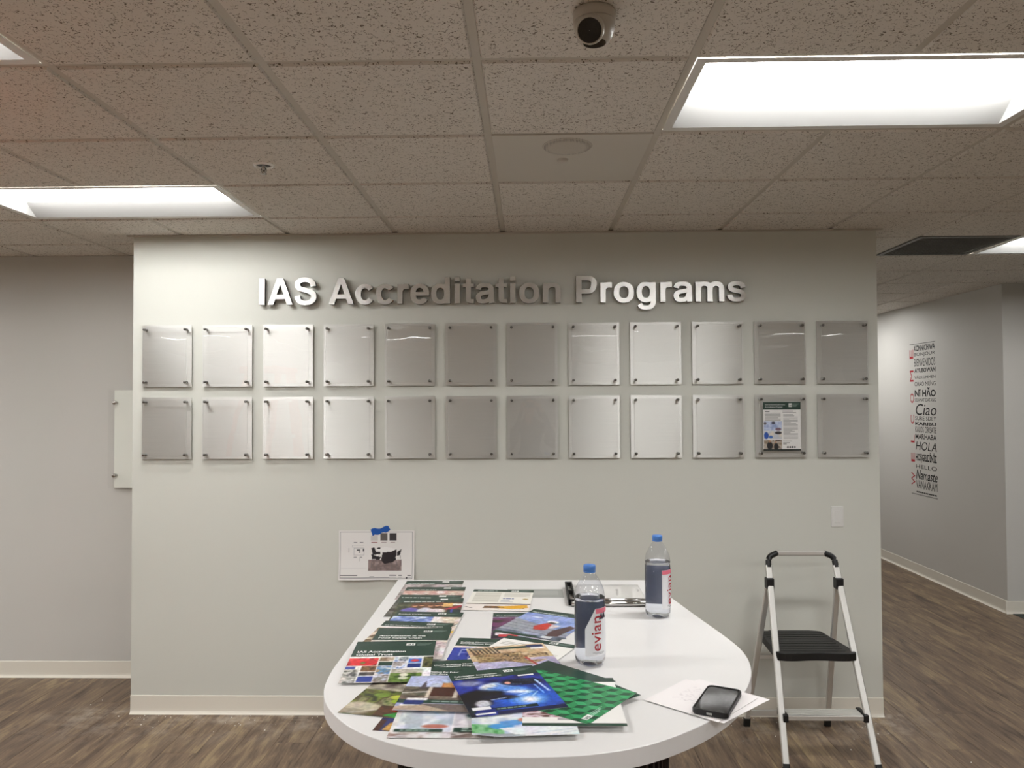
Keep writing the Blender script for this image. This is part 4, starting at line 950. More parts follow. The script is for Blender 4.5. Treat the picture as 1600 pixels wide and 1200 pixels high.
def T_(*lines, v0=0.10, hgt=0.0088, dv=0.045, u=0.05, bold=0.012, mw=0.125):
    return [(s, u, v0+dv*i, hgt, M_white_txt, bold, mw) for i, s in enumerate(lines)]
LOGO = lambda v: [('IAS', 0.643, v+0.047, 0.0098, M_green_txt, 0.02, None)]
G_B = 'programme brochures on the table'
def tiltB8(U, V): return 0.013*(1-V)
def curlW2(U, V): return 0.006*np.clip(0.25-U, 0, 1)/0.25*np.clip(V-0.6, 0, 1)/0.4
def lift(a): return lambda U, V: a*(1-V)**2
SHEETS = [
 ('V2', -0.200, -2.649, -8, pt_dark, [], flat, 'dark blue and orange brochure mostly hidden, at the front left of the pile'),
 ('V', -0.284, -2.571, -13, pt_veg, [], flat, 'brochure with green vegetables and a red pepper, tilted at the left edge'),
 ('W1', -0.182, -2.671, 0, pt_office, [], flat, 'brochure showing a man in a pale shirt, at the front of the pile'),
 ('B1', -0.357, -1.566, 0, pt_plain(3, [(120, 110, 110), (200, 190, 190), (90, 80, 80)]), [], flat, 'green headed brochure farthest from the camera at the table end'),
 ('B2', -0.341, -1.668, 0, pt_plain(8, [(220, 216, 206), (200, 150, 140), (236, 232, 226)]), [], flat, 'second brochure from the far table end in the left row'),
 ('B3', -0.349, -1.787, -2.2, pt_plain(12, [(60, 66, 60), (120, 116, 110), (50, 46, 44)]), [], flat, 'third brochure from the far table end, only its green header showing'),
 ('B4', -0.332, -1.837, 1, pt_people, [], flat, 'brochure with a group of people, one in a purple shirt'),
 ('B5', -0.328, -2.015, -3.8, pt_scrubs, T_('Product Certification', v0=0.13, mw=0.12) + LOGO(0.05), flat, 'brochure with figures in light blue clothing, in the left row'),
 ('B6', -0.354, -2.131, -7, pt_iso, T_('IAS ISO Food Safety Management Sys Program', v0=0.175, hgt=0.007, mw=0.18) + LOGO(0.045), flat, 'brochure with a one-line food safety title, in the left row'),
 ('B7', -0.340, -2.200, 0, pt_food, T_('Accreditation in the', 'Food Supply Chain', v0=0.30, hgt=0.0118, dv=0.07, mw=0.135, u=0.07, bold=0.02) + LOGO(0.09), flat, 'brochure titled Accreditation in the Food Supply Chain'),
 ('M1', -0.102, -1.714, -4, pt_letterpage, LOGO(0.035), flat, 'cream text sheet with a yellow machine along its bottom, beside the grey power cover'),
 ('M2', -0.007, -2.013, 1, pt_fire, T_('Fire Prevention', v0=0.145, mw=0.13), flat, 'brochure titled Fire Prevention under the blue sky brochure'),
 ('M3', 0.047, -2.001, -27, pt_roof, [], flat, 'tilted brochure with a helmeted roof worker against blue sky'),
 ('M4', -0.107, -2.289, -5, pt_blueprint, T_('Building Department', 'Accreditation Program', v0=0.16, dv=0.05, mw=0.14), flat, 'brochure with a blue building plan in the middle of the table'),
 ('M5', -0.026, -2.291, -26, pt_textpage, LOGO(0.025), flat, 'tilted white text sheet with a green header beside the front bottle'),
 ('B8', -0.359, -2.373, 3, pt_global, T_('IAS Accreditation', 'Global Trust', v0=0.30, hgt=0.0135, dv=0.078, mw=0.128, u=0.055, bold=0.02) + LOGO(0.07), tiltB8, 'brochure titled IAS Accreditation Global Trust with a mosaic of small photos'),
 ('M7', -0.146, -2.485, 10, pt_metal, T_('Metal Building Manufacturers', 'Accreditation Program', v0=0.14, dv=0.05, u=0.12, mw=0.16), flat, 'dark green brochure titled Metal Building Manufacturers'),
 ('M8', -0.186, -2.550, -3, pt_container, T_('Accreditation for Fabricators of', 'Container-Based Buildings', v0=0.15, dv=0.05, mw=0.14), flat, 'brochure showing stacked brown containers under a pale blue sky'),
 ('M6', -0.036, -2.374, 194, pt_timber, T_('', '', v0=0.1), flat, 'upside-down brochure showing a timber building frame'),
 ('G3', 0.030, -2.537, -43, pt_darkgreen, [], flat, 'dark green sheet whose corner shows behind the green folder, nearer the front bottle'),
 ('G2', 0.075, -2.600, -52, pt_darkgreen, [], flat, 'dark green sheet directly under the green cube-pattern folder'),
 ('W2', -0.021, -2.680, 5, pt_lab, [], curlW2, 'front brochure with blue laboratory gloves, its left corner lifting'),
 ('W3', 0.091, -2.633, 0, pt_whitepage, [], flat, 'white sheet with a dark green bottom bar under the green folder'),
 ('G1', 0.067, -2.599, 55, pt_cubes, [('IAS', 0.09, 0.945, 0.009, M_green_txt, 0.02, None)], flat, 'bright green cube-pattern folder lying diagonally'),
 ('M9', -0.060, -2.574, 16.5, pt_weld, T_('Fabricator Inspection', 'Accreditation Program', v0=0.13, dv=0.05, mw=0.13) + LOGO(0.055), flat, 'brochure titled Fabricator Inspection with a welder in blue light, on top of the pile'),
]
def rect_pts(cx, cy, a):
    a = math.radians(a); ex = np.array([math.cos(a), math.sin(a)])*PWD/2; ey = np.array([-math.sin(a), math.cos(a)])*PHT/2; c = np.array([cx, cy])
    return [c+ex+ey, c-ex+ey, c-ex-ey, c+ex-ey]
def overlap(A, B):
    for P_ in (A, B):
        for i in range(2):
            n = P_[i+1]-P_[i]; a = [float(p@n) for p in A]; b = [float(p@n) for p in B]
            if max(a) <= min(b)+1e-9 or max(b) <= min(a)+1e-9: return False
    return True
placed = []
def lay(R, extra=0.0):
    z = TZ
    for R2, z2 in placed:
        if overlap(R, R2): z = max(z, z2+0.0008)
    placed.append((R, z+extra)); return z
for key, cx, cy, a, pf, texts, zf, lab in SHEETS:
    z = lay(rect_pts(cx, cy, a)) + 0.0002
    if key in ('M1',): z += 0.0018
    o = make_sheet('brochure', pf(), PWD, PHT, zf, M_print)
    o.location = (cx, cy, z); o.rotation_euler = (0, 0, math.radians(a))
    texts = [t_ for t_ in texts if t_[0]]
    if texts: sheet_text(o, texts, PWD, PHT, zf)
    tag(o, lab, 'brochure', G_B)

# ------------------------------------------------------------------ flyer inside the last but one lower frame
def pt_env():
    p = Print(96, 124, (236, 235, 233))
    p.rect(0, 0, 1, 0.155, GREEN); p.rect(0.68, 0.03, 0.78, 0.10, WHITE)
    for k in range(3): p.rect(0.80, 0.035+k*0.022, 0.95-0.03*k, 0.045+k*0.022, (160, 180, 170), 0.8)
    p.rect(0.05, 0.19, 0.17, 0.203, (60, 60, 60), 0.8); p.textlines(0.05, 0.22, 0.46, 0.39, 7, (120, 120, 120), 3, 0.5)
    p.rect(0.52, 0.185, 0.80, 0.20, (70, 70, 70), 0.7); p.rect(0.52, 0.21, 0.88, 0.225, (70, 70, 70), 0.7)
    p.textlines(0.54, 0.25, 0.92, 0.76, 22, (120, 120, 122), 4, 0.5); p.rect(0.53, 0.80, 0.75, 0.812, (50, 50, 50), 0.8); p.textlines(0.53, 0.83, 0.70, 0.88, 2, (100, 100, 100), 5, 0.6)
    p.blotch(0.02, 0.40, 0.49, 0.59, [(186, 200, 228), (206, 216, 238), (150, 168, 210)], 9, 12, 11); p.ell(0.05, 0.44, 0.035, 0.03, (110, 104, 112)); p.ell(0.27, 0.43, 0.05, 0.03, (80, 80, 100)); p.ell(0.40, 0.56, 0.08, 0.03, (130, 104, 120))
    p.blotch(0.02, 0.60, 0.49, 0.76, [(222, 226, 230), (196, 204, 214), (226, 218, 206)], 9, 12, 12); p.ell(0.08, 0.69, 0.06, 0.07, (36, 84, 176)); p.ell(0.20, 0.72, 0.05, 0.03, (70, 120, 200)); p.ell(0.40, 0.635, 0.09, 0.03, (50, 48, 54))
    p.blotch(0.02, 0.775, 0.49, 0.975, [(150, 132, 110), (200, 190, 178), (96, 80, 68)], 10, 14, 13); p.ell(0.17, 0.90, 0.075, 0.08, (28, 26, 30)); p.ell(0.34, 0.92, 0.06, 0.07, (30, 28, 32)); p.ell(0.17, 0.81, 0.025, 0.025, (190, 140, 110)); p.ell(0.33, 0.83, 0.022, 0.022, (190, 140, 110))
    for k in range(4): p.ell(0.65+0.062*k, 0.93, 0.026, 0.02, (34, 34, 38) if k < 3 else (90, 90, 94), soft=0.1)
    p.rect(0, 0.972, 1, 1, (22, 36, 34)); return p
PF_W, PF_H = 0.206, 0.268
o = make_sheet('flyer', pt_env(), PF_W, PF_H, flat, M_matprint, 0.0006)
sheet_text(o, [('Environmental Laboratory', 0.05, 0.065, 0.0075, M_white_txt, 0.0, 0.125), ('Accreditation Program', 0.05, 0.115, 0.0075, M_white_txt, 0.0, 0.115), ('IAS', 0.692, 0.085, 0.0085, M_green_txt, 0.02, 0.018)], PF_W, PF_H, flat)
o.rotation_euler = (math.pi/2, 0, 0); o.location = (FLX-0.002, -0.0402, FLZ-0.001)
tag(o, 'green headed Environmental Laboratory flyer held inside the lower right acrylic frame', 'flyer')

# ------------------------------------------------------------------ floor plan drawing taped to the wall
def pt_plan():
    p = Print(150, 100, (232, 230, 228)); ink = (120, 120, 124)
    def R(u0, v0, u1, v1, w=0.004, c=ink):
        p.rect(u0, v0, u1, v0+w*1.5, c, 0.7); p.rect(u0, v1-w*1.5, u1, v1, c, 0.7); p.rect(u0, v0, u0+w, v1, c, 0.7); p.rect(u1-w, v0, u1, v1, c, 0.7)
    R(0.02, 0.03, 0.975, 0.965, 0.005); p.rect(0.02, 0.90, 0.25, 0.915, (90, 90, 94), 0.8); p.rect(0.02, 0.945, 0.67, 0.955, ink, 0.6)
    for u in (0.67, 0.72, 0.79, 0.91):
        for v in (0.90, 0.935): p.rect(u, v, u+0.045, v+0.012, (70, 70, 76), 0.8)
    p.ell(0.90, 0.955, 0.012, 0.018, (60, 60, 66)); p.rect(0.41, 0.925, 0.47, 0.94, ink, 0.7)
    for a in ((0.20, 0.24, 0.245, 0.25), (0.275, 0.24, 0.325, 0.25), (0.20, 0.54, 0.24, 0.555), (0.275, 0.54, 0.31, 0.555)): p.rect(*a, ink, 0.7)
    R(0.18, 0.30, 0.33, 0.34, 0.003, (190, 190, 192)); R(0.20, 0.36, 0.335, 0.50, 0.003, (170, 170, 174)); p.rect(0.13, 0.36, 0.137, 0.44, ink, 0.8); p.rect(0.24, 0.39, 0.285, 0.415, (70, 70, 74), 0.9); p.rect(0.265, 0.43, 0.285, 0.45, (80, 80, 84), 0.9); p.ell(0.325, 0.40, 0.010, 0.03, (80, 80, 84)); p.rect(0.28, 0.56, 0.286, 0.62, ink, 0.9)
    p.rect(0.02, 0.755, 0.37, 0.762, (206, 206, 206))
    p.rect(0.425, 0.11, 0.515, 0.20, (206, 204, 202)); p.rect(0.55, 0.055, 0.64, 0.20, (98, 92, 90)); p.rect(0.67, 0.055, 0.765, 0.20, (58, 54, 58))
    p.rect(0.43, 0.235, 0.51, 0.25, (150, 100, 100), 0.8); p.rect(0.565, 0.235, 0.63, 0.248, (120, 90, 90), 0.8); p.rect(0.685, 0.235, 0.745, 0.248, (120, 90, 90), 0.8)
    # photo of a white round-ended table on a dark base with dark chairs
    p.blotch(0.39, 0.60, 0.83, 0.82, [(150, 132, 128), (120, 104, 102), (170, 152, 148)], 12, 9, 5)
    p.poly([(0.49, 0.38), (0.62, 0.33), (0.77, 0.38), (0.70, 0.43), (0.58, 0.46)], (240, 239, 238)); p.poly([(0.58, 0.45), (0.70, 0.43), (0.765, 0.38), (0.76, 0.52), (0.72, 0.64), (0.60, 0.68), (0.56, 0.60)], (40, 32, 36))
    for a in ([(0.43, 0.36), (0.47, 0.34), (0.49, 0.43), (0.55, 0.44), (0.55, 0.48), (0.45, 0.50)], [(0.43, 0.48), (0.50, 0.52), (0.56, 0.54), (0.54, 0.60), (0.44, 0.58)], [(0.68, 0.50), (0.75, 0.46), (0.755, 0.60), (0.70, 0.64)], [(0.77, 0.44), (0.83, 0.38), (0.81, 0.50), (0.77, 0.52)], [(0.50, 0.355), (0.555, 0.34), (0.55, 0.37), (0.51, 0.38)]): p.poly(a, (34, 30, 34))
    for a in ((0.44, 0.58, 0.43, 0.76), (0.51, 0.60, 0.50, 0.80), (0.71, 0.64, 0.70, 0.76), (0.76, 0.62, 0.775, 0.78), (0.79, 0.52, 0.79, 0.62), (0.81, 0.50, 0.82, 0.62), (0.53, 0.46, 0.535, 0.52)): p.line(*a, 0.006, (110, 106, 108))
    return p
DW, DH = 0.4265, 0.2745
def curl_plan(U, V): return 0.002 + 0.030*np.clip(V-0.35, 0, 1)**1.6 + 0.010*np.sin(U*math.pi*2.2+0.4)*np.clip(V-0.6, 0, 1)
o = make_sheet('taped_drawing', pt_plan(), DW, DH, curl_plan, M_matprint, 0.0004)
o.rotation_euler = (math.pi/2, 0, 0); o.location = (-0.860, -0.0006, 0.888)
tag(o, 'white furniture drawing sheet taped to the wall left of the table', 'drawing')
tp = MB(); n = 8; tv = []
for k in range(n+1):
    f = k/n; x = -0.050+0.100*f; up = 0.012+0.010*math.sin(f*9)+0.016*f
    tv += [(x, up*0.5+0.010*f, 0.0033+0.0022*math.sin(f*5)**2), (x+0.012, -0.030+0.030*f+0.004*math.sin(f*14), 0.0038)]
tv2 = [(x+0.016, y+DH/2, z) for x, y, z in tv]
tp.add(tv2, [(2*k, 2*k+1, 2*k+3, 2*k+2) for k in range(n)])
tape = tp.build('tape', M_tape, o, recalc=False)
sm = tape.modifiers.new('thickness', 'SOLIDIFY'); sm.thickness = 0.0004; sm.offset = 1

# ------------------------------------------------------------------ water bottles
def label_mat():
    m = mat('bottle_label', (236, 236, 238), 0.4)
    g = nd(m, 'ShaderNodeNewGeometry'); mx = nd(m, 'ShaderNodeMix', data_type='RGBA')
    mx.inputs[6].default_value = (*lin((236, 236, 240)), 1); mx.inputs[7].default_value = (*lin((136, 140, 156)), 1)
    lk(m, g.outputs['Backfacing'], mx.inputs[0]); lk(m, mx.outputs[2], bsdf(m).inputs['Base Color']); return m
M_label = label_mat()
M_pink = mat('label_pink', (232, 120, 140), 0.45); M_mount = mat('label_mountain', (52, 32, 52), 0.45)
BR = 0.0400
BPROF = [(0.001, 0.007), (0.014, 0.006), (0.022, 0.0015), (0.030, 0.0005), (0.0365, 0.005), (0.0395, 0.014), (0.0400, 0.024), (0.0400, 0.160), (0.0388, 0.164), (0.0388, 0.167), (0.0398, 0.171), (0.0385, 0.181), (0.0345, 0.196), (0.0280, 0.211), (0.0205, 0.223), (0.0160, 0.2295), (0.0140, 0.234), (0.0138, 0.240)]
def ribbed(mb, prof, scale=1.0, n=48):
    vs = []
    for r, z in prof:
        for k in range(n):
            a = 2*math.pi*k/n
            rr = r*scale
            if z < 0.012: rr *= 1 - 0.10*(0.5+0.5*math.cos(a*5))*(1 if r > 0.012 else 0)   # petal foot
            if 0.172 < z < 0.222: rr *= 1 + 0.03*math.cos(a*8 + z*260)                       # dimpled shoulder
            vs.append((rr*math.cos(a), rr*math.sin(a), z))
    fs = [(i*n+k, i*n+(k+1) % n, (i+1)*n+(k+1) % n, (i+1)*n+k) for i in range(len(prof)-1) for k in range(n)]
    fs.append(tuple(range(n))[::-1]); return mb.add(vs, fs, 0, True)
def bottle(loc, facing, label, water_z, fold):
    """facing: angle (deg) of the label's left edge seen from the camera side; -90 faces the camera"""
    t = thing('water_bottle', label, 'bottle', loc, 0, 'plastic water bottles on the table')
    ribbed(MB(), BPROF).build('bottle_shell', M_pet, t, recalc=False)
    wp = [(r-0.0010 if r > 0.01 else r, z+0.001) for r, z in BPROF if z < water_z]
    w = MB(); ribbed(w, wp); n = 48; top = len(w.v)-n
    w.add([w.v[top+k] for k in range(n)], [tuple(range(n))], 0); w.build('water', M_water, t)
    # cap with grip ribs and collar
    cp = MB(); vs = []; N = 72
    for r, z in [(0.0145, 0.238), (0.0158, 0.2385), (0.0158, 0.2515), (0.0145, 0.2535), (0.0005, 0.2540)]:
        for k in range(N): rr = r*(1+(0.018 if k % 2 else 0.0)*(0.24 < z < 0.252)); a = 2*math.pi*k/N; vs.append((rr*math.cos(a), rr*math.sin(a), z))
    cp.add(vs, [(i*N+k, i*N+(k+1) % N, (i+1)*N+(k+1) % N, (i+1)*N+k) for i in range(4) for k in range(N)], 0, True).build('cap', M_bluecap, t)
    MB().lathe([(0.0142, 0.2345), (0.0160, 0.2355), (0.0158, 0.2378), (0.0142, 0.2380)], n=36).build('collar', M_bluecap, t)
    # label wraps about two thirds of the way round; angles grow anticlockwise from above
    R = BR+0.0005; a0 = math.radians(facing); span = math.radians(238); z0, z1 = 0.030, 0.150
    L = MB(); nn = 60; vs = []
    for k in range(nn+1):
        f = k/nn; a = a0+span*f
        zt = z1 - (fold*max(0.0, 1-f/0.16) if fold else 0.0)
        vs += [(R*math.cos(a), R*math.sin(a), z0), (R*math.cos(a), R*math.sin(a), zt)]
    lab = L.add(vs, [(2*k, 2*k+2, 2*k+3, 2*k+1) for k in range(nn)], 0, True).build('label', M_label, t, recalc=False)
    def wrap(pts, fs, m, name, lift_=0.0012):
        # pts: (arc metres from the label's left edge, height)
        r2 = R+lift_
        return MB().add([(r2*math.cos(a0+s_/R), r2*math.sin(a0+s_/R), z_) for s_, z_ in pts], fs, 0, True).build(name, m, lab, recalc=False)
    vs, fs = text_fit('evian', 0.088, None, 0.004)
    sc = 0.0185/(vs[:, 1].max()*0.72)
    wrap([(0.0430-p[1]*sc, 0.043+p[0]) for p in vs], fs, M_red, 'brand_lettering')
    def strip(s0, s1, za, zb, m, name, lf=0.0008):
        k = 8; pts = [];
        for i in range(k+1): s_ = s0+(s1-s0)*i/k; pts += [(s_, za), (s_, zb)]
        wrap(pts, [(2*i, 2*i+2, 2*i+3, 2*i+1) for i in range(k)], m, name, lf)
    strip(0.028 if fold else 0.0005, 0.085, 0.137, 0.1496, M_pink, 'pink_band')
    wrap([(0.036, 0.122), (0.050, 0.122), (0.044, 0.140)], [(0, 1, 2)], M_mount, 'mountain'); wrap([(0.046, 0.124), (0.060, 0.124), (0.053, 0.143)], [(0, 1, 2)], M_mount, 'mountain')
    strip(0.020, 0.055, 0.0385, 0.0392, M_ink, 'small_print'); strip(0.026, 0.050, 0.0355, 0.0362, M_ink, 'small_print')
    return t
bottle((0.155, -2.352, TZ), -112, 'clear water bottle with a half peeled label beside the brochures', 0.176, 0.052)
bottle((0.404, -1.903, TZ), -80, 'clear water bottle with an intact label near the far table corner', 0.176, 0.0)

# ------------------------------------------------------------------ note papers and phone
def pt_note():
    p = Print(60, 60, (232, 228, 228)); r = np.random.RandomState(4)
    for k in range(9):
        v = 0.2+0.06*k
        for q in range(5):
            u = 0.2+0.09*q+r.rand()*0.03; p.line(u, v, u+0.05*r.rand()+0.02, v+0.03*r.randn(), 0.012, (196, 190, 194), 0.6)
    return p
for i, (cx, cy, a, w_, h_, lab) in enumerate([(0.408, -2.600, -46, 0.186, 0.190, 'lower of the white note papers under the phone'), (0.386, -2.602, -42, 0.183, 0.180, 'upper white note paper with faint writing under the phone')]):
    zf = (lambda U, V: 0.004*np.clip(U-0.7, 0, 1)) if i == 0 else flat
    o = make_sheet('note_paper', pt_note(), w_, h_, zf, M_matprint, 0.0006)
    o.location = (cx, cy, TZ+0.0002+0.0022*i); o.rotation_euler = (0, 0, math.radians(a)); tag(o, lab, 'paper', 'loose note papers')
ph = thing('smartphone', 'black smartphone in a rugged case lying on white note papers', 'phone', (0.416, -2.632, TZ+0.0032), math.radians(-26))
def rrect(w, h_, r, n=6):
    pts = []
    for cx, cy, a in ((w/2-r, h_/2-r, 0), (-w/2+r, h_/2-r, 90), (-w/2+r, -h_/2+r, 180), (w/2-r, -h_/2+r, 270)):
        for k in range(n+1): t_ = math.radians(a+90*k/n); pts.append((cx+r*math.cos(t_), cy+r*math.sin(t_)))
    return pts
A, B = rrect(0.078, 0.158, 0.013), rrect(0.070, 0.150, 0.010); n = len(A)
cs = MB(); A2 = rrect(0.075, 0.155, 0.0125)
vs = [(x, y, 0) for x, y in A2] + [(x, y, 0.0025) for x, y in A] + [(x, y, 0.0105) for x, y in A] + [(x, y, 0.0125) for x, y in A2] + [(x, y, 0.0125) for x, y in rrect(0.071, 0.151, 0.0105)] + [(x, y, 0.0108) for x, y in B]
cs.add(vs, [(k*n+i, k*n+(i+1) % n, (k+1)*n+(i+1) % n, (k+1)*n+i) for k in range(5) for i in range(n)] + [tuple(range(n))[::-1]])
case = cs.build('case', M_black, ph)
MB().add([(x, y, 0.0109) for x, y in B], [tuple(range(n))]).build('screen', M_blackgloss, ph, recalc=False)
MB().box(-0.006, -0.0793, 0.004, 0.006, -0.0785, 0.0085).build('charging_port', M_greytrim, case)
for dy in (0.02, 0.035): MB().box(-0.0397, dy-0.005, 0.005, -0.0388, dy+0.005, 0.008).build('button', M_black, case)

# flat metal edged display holder lying near the far end of the table
dh = thing('display_holder', 'clear display holder with silver front rails and a dark end, lying flat', 'holder', (0.25, -1.665, TZ))
OR = (0.25, -1.665, TZ)
HX0, HX1, HY0, HY1 = 0.128, 0.392, -1.800, -1.530
MB().box(HX0+0.02, HY0+0.03, TZ+0.0005, HX1, HY1, TZ+0.006).build('backing_sheet', M_paper, dh, origin=OR)
MB().box(HX0+0.01, HY0+0.01, TZ+0.0095, HX1, HY1, TZ+0.0115).build('acrylic_sheet', M_acrylic, dh, origin=OR)
MB().tube([(HX0+0.01, HY0+0.006, TZ+0.0095), (HX1, HY0+0.006, TZ+0.0095)], 0.0085, 16).build('front_rail', M_chrome, dh, origin=OR)
MB().tube([(HX0+0.012, HY0+0.028, TZ+0.0165), (HX1, HY0+0.028, TZ+0.0165)], 0.0055, 12).build('front_rail', M_chrome, dh, origin=OR)
e = MB()
for a in ((HX0, HY0+0.012, HX0+0.006, HY1), (HX0+0.020, HY0+0.014, HX0+0.025, HY1), (HX0, HY1-0.012, HX0+0.025, HY1), (HX0, HY0+0.012, HX0+0.025, HY0+0.020), (HX0, -1.665, HX0+0.025, -1.655)): e.box(a[0], a[1], TZ+0.003, a[2], a[3], TZ+0.022)
e.build('end_frame', M_black, dh, origin=OR)
MB().box(HX0+0.006, HY0+0.02, TZ+0.003, HX0+0.02, HY1-0.012, TZ+0.008).build('end_plate', M_alu, dh, origin=OR)

# ------------------------------------------------------------------ aluminium step stool
SO = (1.40, -0.40, 0)
ss = thing('step_stool', 'folding aluminium step stool with a black platform beside the wall corner', 'step stool', SO)
fy = lambda z: -0.665 + 0.392*z
FLo, FLt = Vector((1.200, fy(0), 0.0)), Vector((1.234, fy(0.90), 0.90))
FRo, FRt = Vector((1.632, fy(0), 0.0)), Vector((1.577, fy(0.90), 0.90))
on = lambda A_, B_, z: A_ + (B_-A_)*(z/0.90)
# front rails rise and meet in a rounded handle
RT = (0.031, 0.021)
for A_, B_ in ((FLo, FLt), (FRo, FRt)):
    rl = MB().tube([on(A_, B_, 0.02), on(A_, B_, 0.895)], 0, flat=RT, up=(0, 1, 0.1)).build('front_rail', M_alu, ss, origin=SO, bevel=0.001)
    MB().tube([on(A_, B_, 0.0), on(A_, B_, 0.035)], 0, flat=(0.031, 0.025), up=(0, 1, 0.1)).build('foot', M_black, rl, origin=SO)
zt = 0.953; yt = fy(zt)
TL_, TR_ = Vector((1.282, yt, zt)), Vector((1.530, yt, zt))
MB().tube([TL_, TR_], 0, flat=(0.024, 0.024), up=(0, 0, 1)).build('handle_bar', M_alu, ss, origin=SO, bevel=0.001)
for S, E_, cx in ((FLt, TL_, 1.240), (FRt, TR_, 1.573)):
    P0 = on(FLo, FLt, 0.885) if S is FLt else on(FRo, FRt, 0.885)
    c1_ = Vector((cx, fy(0.935), 0.935)); pts_ = [P0, S, S+(c1_-S)*0.7, c1_+(E_-c1_)*0.30, c1_+(E_-c1_)*0.62, E_, E_+(E_-c1_).normalized()*0.004]
    c2 = [Vector(p) for p in catmull([tuple(p) for p in pts_], 4)]
    MB().tube(c2, 0.0145, 12).build('corner_grip', M_black, ss, origin=SO)
PV = {}
for A_, B_, nm, rx, ry in ((FLo, FLt, 'L', 1.160, -0.135), (FRo, FRt, 'R', 1.592, -0.130)):
    c = on(A_, B_, 0.812)
    pv = MB().box(c.x-0.020, c.y-0.016, c.z-0.032, c.x+0.018, c.y+0.034, c.z+0.026).build('pivot_bracket', M_black, ss, origin=SO, bevel=0.006)
    top = Vector((c.x-0.004, c.y+0.022, c.z-0.02)); bot = Vector((rx, ry, 0.02)); PV[nm] = (top, bot)
    rl = MB().tube([top, bot], 0, flat=(0.028, 0.019), up=(0, 1, 0.3)).build('rear_rail', M_alu, ss, origin=SO, bevel=0.001)
    MB().tube([bot+(top-bot).normalized()*0.025, Vector((rx, ry, 0.0))], 0, flat=(0.034, 0.026), up=(0, 1, 0.3)).build('foot', M_black, rl, origin=SO)
rear = lambda nm, z: PV[nm][1] + (PV[nm][0]-PV[nm][1])*((z-0.02)/(PV[nm][0].z-0.02))
for z in (0.40, 0.075): MB().tube([rear('L', z), rear('R', z)], 0, flat=(0.016, 0.030) if z < 0.2 else (0.012, 0.022), up=(0, 0, 1)).build('rear_brace', M_alu, ss, origin=SO)
# moulded platform with a scalloped front edge
l, r = on(FLo, FLt, 0.49).x+0.004, on(FRo, FRt, 0.49).x-0.004
yf, yb = fy(0.50)-0.030, -0.125
out = [(l+0.010, yb), (l+0.06, yb), (l+0.07, yb+0.008), (r-0.10, yb+0.008), (r-0.06, yb)]
out += [(r-0.035, yb-0.012), (r+0.004, yf+0.06), (r+0.008, yf+0.012), (r, yf)]
for k in range(1, 12):
    f = k/12; out.append((r+(l-r)*f, yf-0.006*math.sin(f*math.pi*3)-0.004))
out += [(l, yf), (l-0.008, yf+0.012), (l-0.006, yf+0.10)]
MB().prism(out[::-1], 'z', 0.466, 0.506).build('platform', M_black, ss, origin=SO, bevel=0.004)
pm_ = MB()
for k in range(9): yv = yf+0.03+k*(yb-yf-0.06)/8; pm_.box(l+0.02, yv-0.003, 0.506, r-0.04, yv+0.003, 0.5072)
pm_.build('tread_ribs', M_black, ss, origin=SO)
for A_, B_, s_ in ((FLo, FLt, -1), (FRo, FRt, 1)):
    c = on(A_, B_, 0.480); MB().tube([c+Vector((-0.016*s_, 0, 0)), c+Vector((0.012*s_, 0, 0))], 0.007, 10).build('rivet', M_alu, ss, origin=SO)
# lower aluminium tread
a_, b_ = on(FLo, FLt, 0.225), on(FRo, FRt, 0.225)
td = MB().box(a_.x+0.012, a_.y-0.016, 0.212, b_.x-0.012, a_.y+0.075, 0.236).build('tread', M_alu, ss, origin=SO, bevel=0.003)
for k in range(5): MB().box(a_.x+0.03, a_.y+0.004+k*0.014, 0.236, b_.x-0.03, a_.y+0.010+k*0.014, 0.2385).build('grip_rib', M_alu, td, origin=SO)
for q, s_ in ((a_, 1), (b_, -1)): MB().box(q.x+0.002*s_, q.y-0.024, 0.205, q.x+0.026*s_, q.y+0.082, 0.242).build('tread_end_cap', M_black, ss, origin=SO, bevel=0.005)
p0, p1 = on(FLo, FLt, 0.30), on(FLo, FLt, 0.42)
MB().tube([p0+Vector((-0.0105, -0.0, 0)), p1+Vector((-0.0105, 0, 0))], 0, flat=(0.010, 0.012), up=(0, 1, 0.1)).build('warning_sticker', M_yellow, ss, origin=SO)

# small white crumbs left on the floor after the fitting work
cr = MB(); r3 = random.Random(11)
SP = [(1.31, -0.34), (1.60, -0.42), (2.30, 0.1), (2.12, -0.55), (1.45, -0.62), (-2.55, 0.12), (-2.52, 0.19), (-2.2, -0.07), (-1.9, -0.09), (-1.55, -0.08), (-1.35, -0.09), (-1.28, -0.12)]
SP += [(r3.uniform(-2.3, -0.9), -r3.random()**2*0.3-0.03) for _ in range(40)] + [(r3.uniform(1.0, 1.9), -r3.random()**2*0.3-0.03) for _ in range(20)]
for x, y in SP:
    a = r3.uniform(0.0015, 0.0045); cr.add([(x+a*math.cos(k*1.57+a*900), y+a*math.sin(k*1.57+a*900)*1.3, 0.0) for k in range(4)] + [(x, y, a*0.8)], [(0, 1, 4), (1, 2, 4), (2, 3, 4), (3, 0, 4), (3, 2, 1, 0)])
co = cr.build('plaster_crumbs', M_paper); tag(co, 'tiny white plaster crumbs scattered on the floor along the sign wall', 'debris', kind='stuff')

